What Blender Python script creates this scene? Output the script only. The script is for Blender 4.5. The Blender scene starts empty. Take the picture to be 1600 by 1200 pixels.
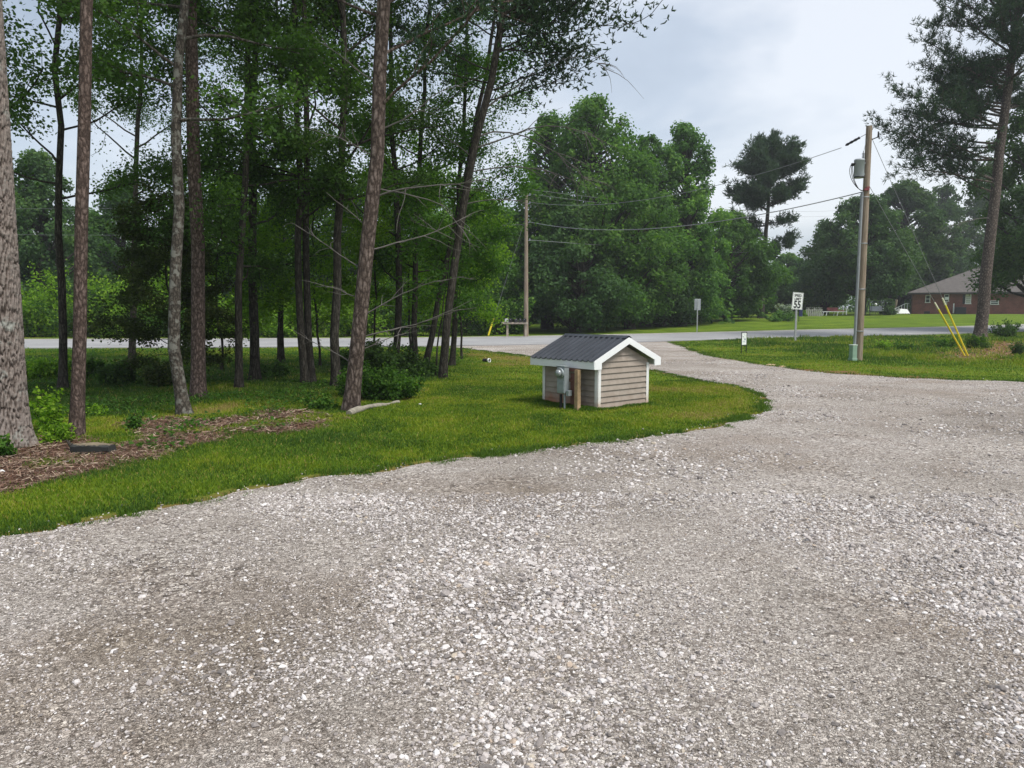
import bpy, math, random
import numpy as np
from mathutils import Vector, Matrix
R = math.radians
S = bpy.context.scene
COL = S.collection
# ------------------------------------------------------------------ camera, sky, sun, exposure
CAMZ, FPX, PITCH = 1.62, 1180.0, R(5.71)
cam = bpy.data.cameras.new("camera"); cam.sensor_width = 36; cam.lens = 36*FPX/1600
cam.clip_start = 0.05; cam.clip_end = 3000
camo = bpy.data.objects.new("camera", cam); COL.objects.link(camo)
camo.location = (0, 0, CAMZ); camo.rotation_euler = (R(90)-PITCH, 0, 0)
S.camera = camo
SUN_EL, SUN_AZ = R(58), R(128)      # azimuth clockwise from +Y: from the right, a little behind the camera
W = bpy.data.worlds.new("World"); S.world = W; W.use_nodes = True
nt = W.node_tree; nt.nodes.clear()
def wn(t, **k):
    n = nt.nodes.new(t)
    for a, b in k.items(): setattr(n, a, b)
    return n
out = wn('ShaderNodeOutputWorld'); bgA = wn('ShaderNodeBackground'); bgB = wn('ShaderNodeBackground'); add = wn('ShaderNodeAddShader')
sky = wn('ShaderNodeTexSky', sky_type='NISHITA', sun_disc=False, sun_elevation=SUN_EL, sun_rotation=SUN_AZ, air_density=1.0, dust_density=3.0)
bgA.inputs[1].default_value = 0.05
nt.links.new(sky.outputs[0], bgA.inputs[0])
geo = wn('ShaderNodeTexCoord'); mp = wn('ShaderNodeMapping'); mp.inputs['Scale'].default_value = (1, 1, 2.6); mp.inputs['Rotation'].default_value = (0.1, 0, 0.6)
nt.links.new(geo.outputs['Generated'], mp.inputs[0])
n1 = wn('ShaderNodeTexNoise'); n1.inputs['Scale'].default_value = 1.7; n1.inputs['Detail'].default_value = 5; n1.inputs['Roughness'].default_value = .5; n1.inputs['Distortion'].default_value = .3
nt.links.new(mp.outputs[0], n1.inputs['Vector'])
cr = wn('ShaderNodeValToRGB')
cr.color_ramp.elements[0].position = .36; cr.color_ramp.elements[0].color = (.41, .465, .535, 1)
cr.color_ramp.elements[1].position = .63; cr.color_ramp.elements[1].color = (.92, .94, .965, 1)
e = cr.color_ramp.elements.new(.52); e.color = (.60, .66, .735, 1)
nt.links.new(n1.outputs[0], cr.inputs[0]); nt.links.new(cr.outputs[0], bgB.inputs[0]); bgB.inputs[1].default_value = .675
nt.links.new(bgA.outputs[0], add.inputs[0]); nt.links.new(bgB.outputs[0], add.inputs[1]); nt.links.new(add.outputs[0], out.inputs[0])
sl = bpy.data.lights.new("sun", 'SUN'); sl.energy = 3.0; sl.angle = R(20); sl.color = (1, .96, .9)
so = bpy.data.objects.new("sun", sl); COL.objects.link(so)
sd = Vector((math.sin(SUN_AZ)*math.cos(SUN_EL), math.cos(SUN_AZ)*math.cos(SUN_EL), math.sin(SUN_EL)))
so.rotation_euler = sd.to_track_quat('Z', 'Y').to_euler(); so.location = sd*50
S.view_settings.view_transform = 'Standard'; S.view_settings.look = 'None'; S.view_settings.gamma = 1; S.view_settings.exposure = 0.28
S.render.engine = 'CYCLES'; S.cycles.max_bounces = 6; S.cycles.transparent_max_bounces = 4; S.cycles.diffuse_bounces = 3

# ------------------------------------------------------------------ terrain and pixel helpers
def sstep(u): u = np.clip(u, 0, 1); return u*u*(3-2*u)
def terr(x, y):
    t = y + .6*np.maximum(0, x)
    return 1.0*sstep((t-45)/65.0) + 0*x
FW = np.array([0, math.cos(PITCH), -math.sin(PITCH)]); UP = np.array([0, math.sin(PITCH), math.cos(PITCH)]); C0 = np.array([0, 0, CAMZ])
def ray(px, py): return np.array([(px-800)/FPX, 0, 0]) + UP*((600-py)/FPX) + FW
def at(px, py, Y): d = ray(px, py); return C0 + d*(Y/d[1])
def gnd(px, py):
    d = ray(px, py); a, b = 1.0, 400.0
    f = lambda s: (C0+d*s)[2] - float(terr((C0+d*s)[0], (C0+d*s)[1]))
    for s in np.linspace(1, 400, 1600):
        if f(s) < 0: b = s; break
        a = s
    for _ in range(40):
        m = (a+b)/2
        if f(m) < 0: b = m
        else: a = m
    return C0 + d*a
def G2(pts): return [tuple(gnd(*p)[:2]) for p in pts]
def inpoly(P, poly):
    x, y = P[:, 0], P[:, 1]; r = np.zeros(len(P), bool); n = len(poly)
    for i in range(n):
        x1, y1 = poly[i]; x2, y2 = poly[(i+1) % n]
        if y1 == y2: continue
        c = ((y1 > y) != (y2 > y)) & (x < (x2-x1)*(y-y1)/(y2-y1)+x1)
        r ^= c
    return r
def polydist(P, pl):
    d = np.full(len(P), 1e9)
    for (a, b) in zip(pl[:-1], pl[1:]):
        a = np.array(a); b = np.array(b); ab = b-a
        t = np.clip(((P-a)@ab)/(ab@ab+1e-9), 0, 1)
        d = np.minimum(d, np.linalg.norm(P-(a+t[:, None]*ab), axis=1))
    return d
def vnoise(P, s, seed=0):      # smooth value noise in 2-D, 0..1
    q = P*s; i = np.floor(q).astype(np.int64); f = q-i; f = f*f*(3-2*f)
    def h(a, b):
        n = (a*374761393 + b*668265263 + seed*1442695041) & 0x7fffffff
        n = ((n ^ (n >> 13))*1274126177) & 0x7fffffff
        return ((n ^ (n >> 16)) & 0xffff)/65535.
    a, b = i[:, 0], i[:, 1]
    return (h(a, b)*(1-f[:, 0])+h(a+1, b)*f[:, 0])*(1-f[:, 1]) + (h(a, b+1)*(1-f[:, 0])+h(a+1, b+1)*f[:, 0])*f[:, 1]
def fbm(P, s, seed=0): return .55*vnoise(P, s, seed)+.3*vnoise(P, s*2.1, seed+1)+.15*vnoise(P, s*4.3, seed+2)

# ------------------------------------------------------------------ material helpers
def newmat(name, rough=.8, spec=.3):
    m = bpy.data.materials.new(name); m.use_nodes = True
    b = m.node_tree.nodes['Principled BSDF']; b.inputs['Roughness'].default_value = rough
    b.inputs['Specular IOR Level'].default_value = spec
    return m, m.node_tree, b
def N(t, ty, ins=None, **k):
    n = t.nodes.new(ty)
    for a, b in k.items(): setattr(n, a, b)
    for a, b in (ins or {}).items(): n.inputs[a].default_value = b
    return n
def L(t, a, b): t.links.new(a, b)
def ramp(t, stops):
    n = t.nodes.new('ShaderNodeValToRGB'); e = n.color_ramp.elements
    e[0].position, e[0].color = stops[0][0], (*stops[0][1], 1); e[1].position, e[1].color = stops[-1][0], (*stops[-1][1], 1)
    for p, c in stops[1:-1]: q = e.new(p); q.color = (*c, 1)
    return n
def mix(t, a, b, f, mode='MIX'):
    n = t.nodes.new('ShaderNodeMix'); n.data_type = 'RGBA'; n.blend_type = mode
    for s, v in ((0, f), (6, a), (7, b)):
        if hasattr(v, 'is_linked'): t.links.new(v, n.inputs[s])
        else: n.inputs[s].default_value = v if s == 0 else (*v, 1)
    return n.outputs[2]
def simple(name, col, rough=.7, var=.12, scale=8, spec=.3, metal=0, bump=.0, bscale=60):
    m, t, b = newmat(name, rough, spec); tc = N(t, 'ShaderNodeTexCoord')
    n = N(t, 'ShaderNodeTexNoise', {'Scale': scale, 'Detail': 5, 'Roughness': .65}); L(t, tc.outputs['Object'], n.inputs['Vector'])
    c = np.array(col); r = ramp(t, [(.3, tuple(c*(1-var))), (.7, tuple(np.minimum(c*(1+var), 1)))])
    L(t, n.outputs[0], r.inputs[0]); L(t, r.outputs[0], b.inputs['Base Color']); b.inputs['Metallic'].default_value = metal
    if bump:
        n2 = N(t, 'ShaderNodeTexNoise', {'Scale': bscale, 'Detail': 4}); L(t, tc.outputs['Object'], n2.inputs['Vector'])
        bp = N(t, 'ShaderNodeBump', {'Strength': bump, 'Distance': .01}); L(t, n2.outputs[0], bp.inputs['Height']); L(t, bp.outputs[0], b.inputs['Normal'])
    return m
def leafmat(name, dark, mid, light, trans=.35, rough=.55):
    m, t, b = newmat(name, rough+.1, .12)
    at_ = N(t, 'ShaderNodeAttribute', attribute_name='rnd')
    oi = N(t, 'ShaderNodeObjectInfo')
    r = ramp(t, [(0, dark), (.55, mid), (1, light)]); L(t, at_.outputs['Fac'], r.inputs[0])
    hs = N(t, 'ShaderNodeHueSaturation', {'Saturation': 1}); mr = N(t, 'ShaderNodeMapRange', {'To Min': .82, 'To Max': 1.2})
    L(t, oi.outputs['Random'], mr.inputs[0]); L(t, mr.outputs[0], hs.inputs['Value']); L(t, r.outputs[0], hs.inputs['Color'])
    L(t, hs.outputs[0], b.inputs['Base Color'])
    tr = N(t, 'ShaderNodeBsdfTranslucent'); mx = N(t, 'ShaderNodeMixShader', {0: trans})
    g = mix(t, hs.outputs[0], (1.3, 1.5, .5), 1.0, 'MULTIPLY'); L(t, g, tr.inputs[0])
    L(t, b.outputs[0], mx.inputs[1]); L(t, tr.outputs[0], mx.inputs[2])
    L(t, mx.outputs[0], t.nodes['Material Output'].inputs[0])
    return m
def barkmat(name, c1, c2, scale=7, stretch=.25, bump=.8, patch=None):
    m, t, b = newmat(name, .92, .15); tc = N(t, 'ShaderNodeTexCoord'); mp = N(t, 'ShaderNodeMapping', {'Scale': (1, 1, stretch)})
    L(t, tc.outputs['Object'], mp.inputs[0])
    nz = N(t, 'ShaderNodeTexNoise', {'Scale': scale*1.5, 'Detail': 5, 'Roughness': .7}); L(t, mp.outputs[0], nz.inputs['Vector'])
    ad = N(t, 'ShaderNodeVectorMath', operation='MULTIPLY_ADD'); L(t, nz.outputs['Color'], ad.inputs[0]); ad.inputs[1].default_value = (.12, .12, .12); L(t, mp.outputs[0], ad.inputs[2])
    v = N(t, 'ShaderNodeTexVoronoi', {'Scale': scale*2.6}, feature='DISTANCE_TO_EDGE'); L(t, ad.outputs[0], v.inputs['Vector'])
    r = ramp(t, [(0, tuple(np.array(c1)*.45)), (.12, c1), (.45, c2)]); L(t, v.outputs['Distance'], r.inputs[0])
    n2 = N(t, 'ShaderNodeTexNoise', {'Scale': 30, 'Detail': 4}); L(t, tc.outputs['Object'], n2.inputs['Vector'])
    r2 = ramp(t, [(.3, (.6, .6, .6)), (.7, (1.25, 1.25, 1.25))]); L(t, n2.outputs[0], r2.inputs[0])
    col = mix(t, r.outputs[0], r2.outputs[0], 1.0, 'MULTIPLY')
    if patch:
        n3 = N(t, 'ShaderNodeTexNoise', {'Scale': 9, 'Detail': 4, 'Roughness': .6}); L(t, tc.outputs['Object'], n3.inputs['Vector'])
        r3 = ramp(t, [(.52, (0, 0, 0)), (.62, (1, 1, 1))]); L(t, n3.outputs[0], r3.inputs[0])
        col = mix(t, col, patch, r3.outputs[0])
    L(t, col, b.inputs['Base Color'])
    bp = N(t, 'ShaderNodeBump', {'Strength': bump, 'Distance': .02}); L(t, v.outputs['Distance'], bp.inputs['Height']); L(t, bp.outputs[0], b.inputs['Normal'])
    return m

# ------------------------------------------------------------------ mesh helpers
def mesh_np(name, V, F, mats=None, rnd=None, col=None, smooth=False, fmat=None):
    """V (n,3); F list of index arrays, each (k, 3) or (k, 4)."""
    V = np.asarray(V, np.float32); F = [np.asarray(f, np.int32) for f in (F if isinstance(F, list) else [F]) if len(f)]
    me = bpy.data.meshes.new(name)
    me.vertices.add(len(V)); me.vertices.foreach_set('co', V.ravel())
    loops = np.concatenate([f.ravel() for f in F]); cnt = np.concatenate([np.full(len(f), f.shape[1], np.int32) for f in F])
    me.loops.add(len(loops)); me.loops.foreach_set('vertex_index', loops)
    me.polygons.add(len(cnt)); st = np.zeros(len(cnt), np.int32); st[1:] = np.cumsum(cnt)[:-1]
    me.polygons.foreach_set('loop_start', st); me.polygons.foreach_set('loop_total', cnt)
    if fmat is not None: me.polygons.foreach_set('material_index', np.asarray(fmat, np.int32))
    me.polygons.foreach_set('use_smooth', np.full(len(cnt), smooth))
    me.update(calc_edges=True)
    if rnd is not None:
        a = me.attributes.new('rnd', 'FLOAT', 'POINT'); a.data.foreach_set('value', np.asarray(rnd, np.float32))
    if col is not None:
        a = me.attributes.new('zone', 'FLOAT_COLOR', 'POINT'); c = np.ones((len(V), 4), np.float32); c[:, :col.shape[1]] = col; a.data.foreach_set('color', c.ravel())
    for m in (mats if isinstance(mats, (list, tuple)) else [mats] if mats else []): me.materials.append(m)
    return me
def link(name, me, parent=None, loc=None):
    o = bpy.data.objects.new(name, me); COL.objects.link(o)
    if parent is not None: o.parent = parent
    if loc is not None: o.location = loc
    return o
def tag(o, label=None, cat=None, group=None, kind=None):
    for k, v in (('label', label), ('category', cat), ('group', group), ('kind', kind)):
        if v: o[k] = v
    return o
def thing(name, label, cat, loc, rz=0, group=None):
    o = bpy.data.objects.new(name, None); o.empty_display_size = .2; COL.objects.link(o)
    o.location = tuple(float(v) for v in loc); o.rotation_euler = (0, 0, rz)
    return tag(o, label, cat, group)
def copy_thing(src, loc, rz, sc, label, group=None):
    r = src.copy(); COL.objects.link(r); r.location = tuple(float(v) for v in loc); r.rotation_euler = (0, 0, rz); r.scale = sc
    r['label'] = label
    if group: r['group'] = group
    for ch in list(src.children):
        c = ch.copy(); COL.objects.link(c); c.parent = r
    return r
class MB:
    def __init__(s): s.V = []; s.F3 = []; s.F4 = []; s.n = 0
    def add(s, V, F):
        V = np.asarray(V, float); F = np.asarray(F)
        if len(F): (s.F3 if F.shape[1] == 3 else s.F4).append(F+s.n)
        s.V.append(V); s.n += len(V)
    def box(s, c, d, M=None):
        c = np.array(c); h = np.array(d)/2.
        v = np.array([[x, y, z] for x in (-1, 1) for y in (-1, 1) for z in (-1, 1)])*h
        if M is not None: v = v@np.array(M).T
        s.add(v+c, [[0, 1, 3, 2], [4, 6, 7, 5], [0, 4, 5, 1], [2, 3, 7, 6], [0, 2, 6, 4], [1, 5, 7, 3]])
    def bar(s, a, b, w, h=None):      # square bar between two points
        a, b = np.array(a, float), np.array(b, float); d = b-a; l = np.linalg.norm(d); z = d/l
        x = np.cross(z, [0, 0, 1.]);
        if np.linalg.norm(x) < 1e-3: x = np.array([1., 0, 0])
        x /= np.linalg.norm(x); y = np.cross(z, x)
        s.box((a+b)/2, (w, h or w, l), np.stack([x, y, z], 1))
    def tube(s, P, rr, k=8, cap=True):
        P = np.asarray(P, float); rr = np.broadcast_to(rr, (len(P),)).astype(float); n = len(P)
        T = np.gradient(P, axis=0); T /= np.linalg.norm(T, axis=1)[:, None]+1e-9
        ref = np.array([1., 0, 0]) if abs(T[0][0]) < .8 else np.array([0, 1., 0])
        X = ref - T*(T@ref)[:, None]; X /= np.linalg.norm(X, axis=1)[:, None]+1e-9; Y = np.cross(T, X)
        a = np.linspace(0, 2*np.pi, k, endpoint=False)
        V = P[:, None]+rr[:, None, None]*(np.cos(a)[None, :, None]*X[:, None]+np.sin(a)[None, :, None]*Y[:, None])
        i = np.arange(n-1)[:, None]*k; j = np.arange(k)[None]; j2 = (j+1) % k
        F = np.stack([i+j, i+j2, i+k+j2, i+k+j], -1).reshape(-1, 4)
        s.add(V.reshape(-1, 3), F)
        if cap:
            for e, c in ((0, P[0]), (n-1, P[-1])):
                ring = V[e]; vv = np.vstack([ring, c]); f = np.array([[j, (j+1) % k, k] if e else [(j+1) % k, j, k] for j in range(k)]); s.add(vv, f)
    def lathe(s, prof, c, k=24):
        prof = np.array(prof, float); a = np.linspace(0, 2*np.pi, k, endpoint=False); n = len(prof)
        V = np.stack([prof[:, 0][:, None]*np.cos(a), prof[:, 0][:, None]*np.sin(a), np.repeat(prof[:, 1][:, None], k, 1)], -1).reshape(-1, 3)+np.array(c)
        i = np.arange(n-1)[:, None]*k; j = np.arange(k)[None]; j2 = (j+1) % k
        s.add(V, np.stack([i+j, i+j2, i+k+j2, i+k+j], -1).reshape(-1, 4))
    def prism(s, poly, z0, z1):       # vertical prism from a 2-D outline
        n = len(poly); v = [(x, y, z0) for x, y in poly]+[(x, y, z1) for x, y in poly]
        s.add(v, [[i, (i+1) % n, n+(i+1) % n, n+i] for i in range(n)])
        if n == 4: s.add(v, [[3, 2, 1, 0], [4, 5, 6, 7]])
        else: s.add(v+[(np.mean([p[0] for p in poly]), np.mean([p[1] for p in poly]), z) for z in (z0, z1)], [[(i+1) % n, i, 2*n] for i in range(n)]+[[n+i, n+(i+1) % n, 2*n+1] for i in range(n)])
    def mesh(s, name, mat, smooth=False, rnd=None, M=None):
        V = np.vstack(s.V)
        if M is not None: V = V@np.array(M).T
        F = []
        if s.F4: F.append(np.vstack(s.F4))
        if s.F3: F.append(np.vstack(s.F3))
        return mesh_np(name, V, F, mat, smooth=smooth, rnd=rnd)
    def build(s, name, mat, parent=None, smooth=False, bevel=0, loc=None):
        o = link(name, s.mesh(name, mat, smooth), parent, loc)
        if bevel: b = o.modifiers.new('bevel', 'BEVEL'); b.width = bevel; b.segments = 2; b.limit_method = 'ANGLE'
        return o
def unit(v): return v/(np.linalg.norm(v, axis=-1, keepdims=True)+1e-9)

# ------------------------------------------------------------------ setting outlines, traced on the ground
LAWN_NEAR = G2([(0, 840), (65, 829), (130, 815), (190, 806), (250, 795), (330, 778), (400, 765), (460, 756), (520, 745), (640, 728), (760, 713), (820, 707), (880, 700), (960, 692), (1010, 686), (1060, 676), (1100, 670), (1130, 662), (1165, 655), (1185, 648), (1200, 636)])
LAWN_FAR = G2([(1200, 636), (1196, 622), (1170, 609), (1135, 601), (1100, 595), (1060, 587), (1035, 581), (990, 573), (930, 566), (870, 561), (830, 557), (780, 551), (740, 546), (700, 542.5)])
DRIVE_R = G2([(1045, 535), (1062, 541), (1090, 552), (1120, 559), (1150, 564), (1200, 572), (1290, 583), (1400, 590), (1500, 594), (1600, 597)])
ROADN = [(50, 545), (200, 544), (350, 543.5), (500, 542.5), (620, 542), (720, 541), (850, 539), (960, 536.5), (1060, 533), (1150, 530.5), (1250, 527.8), (1345, 525.3), (1430, 523), (1520, 520.5), (1600, 518)]
ROADF = [(50, 531), (200, 530.5), (350, 530), (500, 529.5), (620, 529), (720, 528), (850, 525.6), (960, 523.4), (1060, 521), (1150, 518.9), (1250, 516.3), (1345, 514.3), (1430, 512.6), (1520, 510.2), (1600, 507.5)]
rn = np.array(G2(ROADN)); rf = np.array(G2(ROADF))
def ext(a, n0, n1):
    d0 = unit(a[0]-a[2]); d1 = unit(a[-1]-a[-3])
    return np.vstack([a[0]+d0*n0, a[0]+d0*n0*.3, a, a[-1]+d1*n1*.3, a[-1]+d1*n1])
rn = ext(rn, 120, 160); rf = ext(rf, 120, 160)
def resamp(a, n):
    s = np.r_[0, np.cumsum(np.linalg.norm(np.diff(a, axis=0), axis=1))]; q = np.linspace(0, s[-1], n)
    return np.stack([np.interp(q, s, a[:, 0]), np.interp(q, s, a[:, 1])], 1)
rn, rf = resamp(rn, 260), resamp(rf, 260)
for _ in range(3):
    for a in (rn, rf): a[1:-1] = (a[:-2]+a[1:-1]*2+a[2:])/4
def jag(pl, amp, step=.12, seed=3):
    a = np.array(pl); s = np.r_[0, np.cumsum(np.linalg.norm(np.diff(a, axis=0), axis=1))]; n = max(8, int(s[-1]/step)); a = resamp(a, n)
    t = np.gradient(a, axis=0); nn = unit(np.stack([-t[:, 1], t[:, 0]], 1)); q = np.stack([np.linspace(0, s[-1], n), np.full(n, seed*7.3)], 1)
    return a + nn*((fbm(q, 1.6, seed)-.5)*2*amp)[:, None]
e0 = np.array(LAWN_NEAR[0]); near_line = jag([(-16, -3), (-7.2, 2.6)]+LAWN_NEAR, .20, seed=3); near_line = near_line+(np.stack([vnoise(near_line, 4.5, 91), vnoise(near_line, 4.5, 92)], 1)-.5)*.10; far_line = jag(LAWN_FAR, .14, seed=5); right_line = jag(DRIVE_R+[(16, 17.4), (34, 17.9)], .22, seed=8)
mouth = [tuple(p) for p in rn if far_line[-1][0] < p[0] < right_line[0][0]]
mouth = [(p[0], p[1]+.25) for p in mouth]
GRAVEL = [tuple(p) for p in near_line]+[tuple(p) for p in far_line]+mouth+[tuple(p) for p in right_line]+[(34, -6), (-16, -6)]
MULCH = G2([(-200, 690), (0, 688), (60, 692), (110, 672), (160, 690), (215, 690), (215, 660), (285, 650), (380, 656), (430, 642), (490, 644), (535, 652), (520, 662), (430, 680), (300, 700), (240, 714), (160, 737), (80, 756), (0, 770), (-300, 790)])
CLAY = G2([(1190, 570), (1240, 575), (1300, 580), (1400, 586.5), (1480, 590), (1480, 593), (1400, 592), (1290, 586), (1195, 575)])
REDSOIL = G2([(1470, 562), (1462, 552), (1490, 545), (1520, 538), (1560, 533), (1700, 531), (1760, 556), (1600, 558), (1540, 562)])
SEEDY = G2([(700, 545), (770, 549), (830, 558), (900, 566), (860, 570), (790, 569), (740, 560)])

# ------------------------------------------------------------------ ground
def axis(segs):
    r = [segs[0][0]]
    for (a, b, st) in segs: r += list(np.arange(a+st, b+1e-6, st))
    return np.array(r)
gx = axis([(-700, -100, 50), (-100, -34, 3), (-34, -14, .5), (-14, 18, .14), (18, 40, .4), (40, 120, 3), (120, 720, 50)])
gy = axis([(-60, -6, 3), (-6, 2, .5), (2, 26, .14), (26, 60, .4), (60, 150, 3), (150, 900, 50)])
XX, YY = np.meshgrid(gx, gy); P2 = np.stack([XX.ravel(), YY.ravel()], 1)
Z = terr(P2[:, 0], P2[:, 1])
gin = inpoly(P2, GRAVEL); dg = np.minimum(np.minimum(polydist(P2, near_line), polydist(P2, far_line)), polydist(P2, right_line))
roadpoly = [tuple(p) for p in rn]+[tuple(p) for p in rf[::-1]]
rin = inpoly(P2, roadpoly); dr = np.minimum(polydist(P2, rn[::3]), polydist(P2, rf[::3]))
und = (fbm(P2, .5, 11)-.5)*.10*np.clip(dg/1.5, 0, 1)*np.clip(dr/2, 0, 1) + (vnoise(P2, 3, 4)-.5)*.02*np.clip(dg/.5, 0, 1)
Z = Z + np.where(gin, -.05*np.clip(dg/.3, .3, 1), np.where(rin, -.03, und)) - .004
sh = np.exp(-((P2[:, 0]-1.4)**2+(P2[:, 1]-12.9)**2)/4.); Z = Z*(1-sh)+sh*(-.004)*(~gin)+sh*np.where(gin, Z, 0)
zn = fbm(P2, 1.3, 21)-.5
def softmask(poly, w=.25):
    pin = inpoly(P2, poly); d = polydist(P2, list(poly)+[poly[0]]); sd = np.where(pin, d, -d)+zn*w*3.2
    return np.clip(sd/w+.5, 0, 1)
mul = softmask(MULCH, .32)*np.clip(1.35-np.clip((fbm(P2, 1.1, 88)-.48)*5, 0, 1)*np.clip((P2[:, 0]+6.2)/1.5, 0, 1), .15, 1); edg = np.where(gin, 1, np.clip(1-dg/.22, 0, 1))*.85
red = np.maximum(softmask(REDSOIL, .6), softmask(CLAY, .3)*.8); seedy = softmask(SEEDY, .8)*.6
woods = np.clip((-2.2-P2[:, 0]+(P2[:, 1]-12)*.02+zn*2)/1.2, 0, 1)*np.clip((P2[:, 1]-8.2)/1.5, 0, 1)*np.clip((25-P2[:, 1])/8, 0, 1)
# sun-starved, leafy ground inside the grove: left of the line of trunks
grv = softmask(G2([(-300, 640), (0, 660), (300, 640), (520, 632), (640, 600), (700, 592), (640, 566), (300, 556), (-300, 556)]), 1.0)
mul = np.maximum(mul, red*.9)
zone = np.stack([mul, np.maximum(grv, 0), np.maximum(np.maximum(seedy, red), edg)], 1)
nx, ny = len(gx), len(gy); i = np.arange(ny-1)[:, None]*nx; j = np.arange(nx-1)[None]
F = np.stack([i+j, i+j+1, i+nx+j+1, i+nx+j], -1).reshape(-1, 4)
m, t, b = newmat('lawn soil', .95, .1); tc = N(t, 'ShaderNodeTexCoord'); za = N(t, 'ShaderNodeAttribute', attribute_name='zone'); sx = N(t, 'ShaderNodeSeparateColor'); L(t, za.outputs['Color'], sx.inputs[0])
na = N(t, 'ShaderNodeTexNoise', {'Scale': .5, 'Detail': 6, 'Roughness': .6}); nb = N(t, 'ShaderNodeTexNoise', {'Scale': 22, 'Detail': 5, 'Roughness': .7}); nc = N(t, 'ShaderNodeTexNoise', {'Scale': 3, 'Detail': 6})
for q in (na, nb, nc): L(t, tc.outputs['Object'], q.inputs['Vector'])
rg = ramp(t, [(.3, (.07, .115, .010)), (.5, (.115, .19, .014)), (.7, (.165, .225, .02))]); L(t, na.outputs[0], rg.inputs[0])
rg2 = ramp(t, [(.3, (.35, .35, .35)), (.7, (1.4, 1.4, 1.4))]); L(t, nb.outputs[0], rg2.inputs[0])
lawn = mix(t, rg.outputs[0], rg2.outputs[0], 1, 'MULTIPLY')
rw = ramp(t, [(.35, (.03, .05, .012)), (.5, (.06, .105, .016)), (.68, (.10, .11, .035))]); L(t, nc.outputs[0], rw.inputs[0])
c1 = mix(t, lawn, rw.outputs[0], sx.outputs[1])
rm = ramp(t, [(.3, (.07, .037, .026)), (.5, (.14, .075, .05)), (.72, (.22, .14, .095))]); L(t, nb.outputs[0], rm.inputs[0])
c2 = mix(t, c1, rm.outputs[0], sx.outputs[0])
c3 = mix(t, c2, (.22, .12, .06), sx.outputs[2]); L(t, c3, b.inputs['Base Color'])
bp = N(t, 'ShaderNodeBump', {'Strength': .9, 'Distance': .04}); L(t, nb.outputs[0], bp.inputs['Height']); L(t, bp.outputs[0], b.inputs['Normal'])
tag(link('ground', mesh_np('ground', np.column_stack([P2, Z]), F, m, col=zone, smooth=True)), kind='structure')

# gravel sheet (triangulated from its outline on a fine grid so the outline stays ragged)
from mathutils.geometry import delaunay_2d_cdt
gp = [Vector(p) for p in GRAVEL]
gg = np.array([(x, y) for x in np.arange(-15, 33, .55) for y in np.arange(-5, 42, .55)]); gg = gg+np.random.default_rng(2).uniform(-.12, .12, gg.shape)
gg = gg[inpoly(gg, GRAVEL)]; dd = np.minimum(np.minimum(polydist(gg, near_line), polydist(gg, far_line)), polydist(gg, right_line)); gg = gg[dd > .2]
vs, es, fs, *_ = delaunay_2d_cdt(gp+[Vector(p) for p in gg], [], [list(range(len(gp)))], 1, 1e-4)
vs = np.array([tuple(v) for v in vs]); dd = np.minimum(np.minimum(polydist(vs, near_line), polydist(vs, far_line)), polydist(vs, right_line))
def gravz(P): return terr(P[:, 0], P[:, 1])+.004+(fbm(P, .35, 31)-.5)*.05*sstep(gravd(P)/1.2)
def gravd(P): return np.minimum(np.minimum(np.minimum(polydist(P, near_line[::3]), polydist(P, far_line[::3])), polydist(P, right_line[::3])), np.maximum(polydist(P, mouth), 0) if mouth else 1e9)
gz = gravz(vs)
m, t, b = newmat('crushed gravel', .9, .2); tc = N(t, 'ShaderNodeTexCoord')
big = N(t, 'ShaderNodeTexNoise', {'Scale': .55, 'Detail': 6, 'Roughness': .6}); L(t, tc.outputs['Object'], big.inputs['Vector'])
wv = N(t, 'ShaderNodeTexNoise', {'Scale': 30, 'Detail': 3}); L(t, tc.outputs['Object'], wv.inputs['Vector'])
cols = []; hts = []
wadd = N(t, 'ShaderNodeVectorMath', operation='MULTIPLY_ADD'); L(t, wv.outputs['Color'], wadd.inputs[0]); wadd.inputs[1].default_value = (.045, .045, .045); L(t, tc.outputs['Object'], wadd.inputs[2])
for sc in (32, 70, 150):
    v = N(t, 'ShaderNodeTexVoronoi', {'Scale': sc, 'Randomness': 1}); L(t, wadd.outputs[0], v.inputs['Vector'])
    sp = N(t, 'ShaderNodeSeparateColor'); L(t, v.outputs['Color'], sp.inputs[0])
    r = ramp(t, [(0, (.09, .08, .072)), (.3, (.25, .222, .207)), (.6, (.42, .387, .37)), (.85, (.62, .585, .565)), (1, (.78, .75, .73))]); L(t, sp.outputs[0], r.inputs[0])
    ve = N(t, 'ShaderNodeTexVoronoi', {'Scale': sc}, feature='DISTANCE_TO_EDGE'); L(t, wadd.outputs[0], ve.inputs['Vector'])
    re = ramp(t, [(0, (.40, .38, .355)), (.11, (1, 1, 1))]); L(t, ve.outputs['Distance'], re.inputs[0])
    cols.append(mix(t, r.outputs[0], re.outputs[0], 1, 'MULTIPLY')); hts.append(re.outputs[0])
rb = ramp(t, [(.42, (0, 0, 0)), (.6, (1, 1, 1))]); L(t, big.outputs[0], rb.inputs[0])
mid = N(t, 'ShaderNodeTexNoise', {'Scale': 9, 'Detail': 4}); L(t, tc.outputs['Object'], mid.inputs['Vector'])
rmid = ramp(t, [(.45, (0, 0, 0)), (.6, (1, 1, 1))]); L(t, mid.outputs[0], rmid.inputs[0])
ca = mix(t, cols[2], cols[1], rmid.outputs[0]); cb = mix(t, cols[1], cols[0], rmid.outputs[0]); cc = mix(t, ca, cb, rb.outputs[0])
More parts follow.
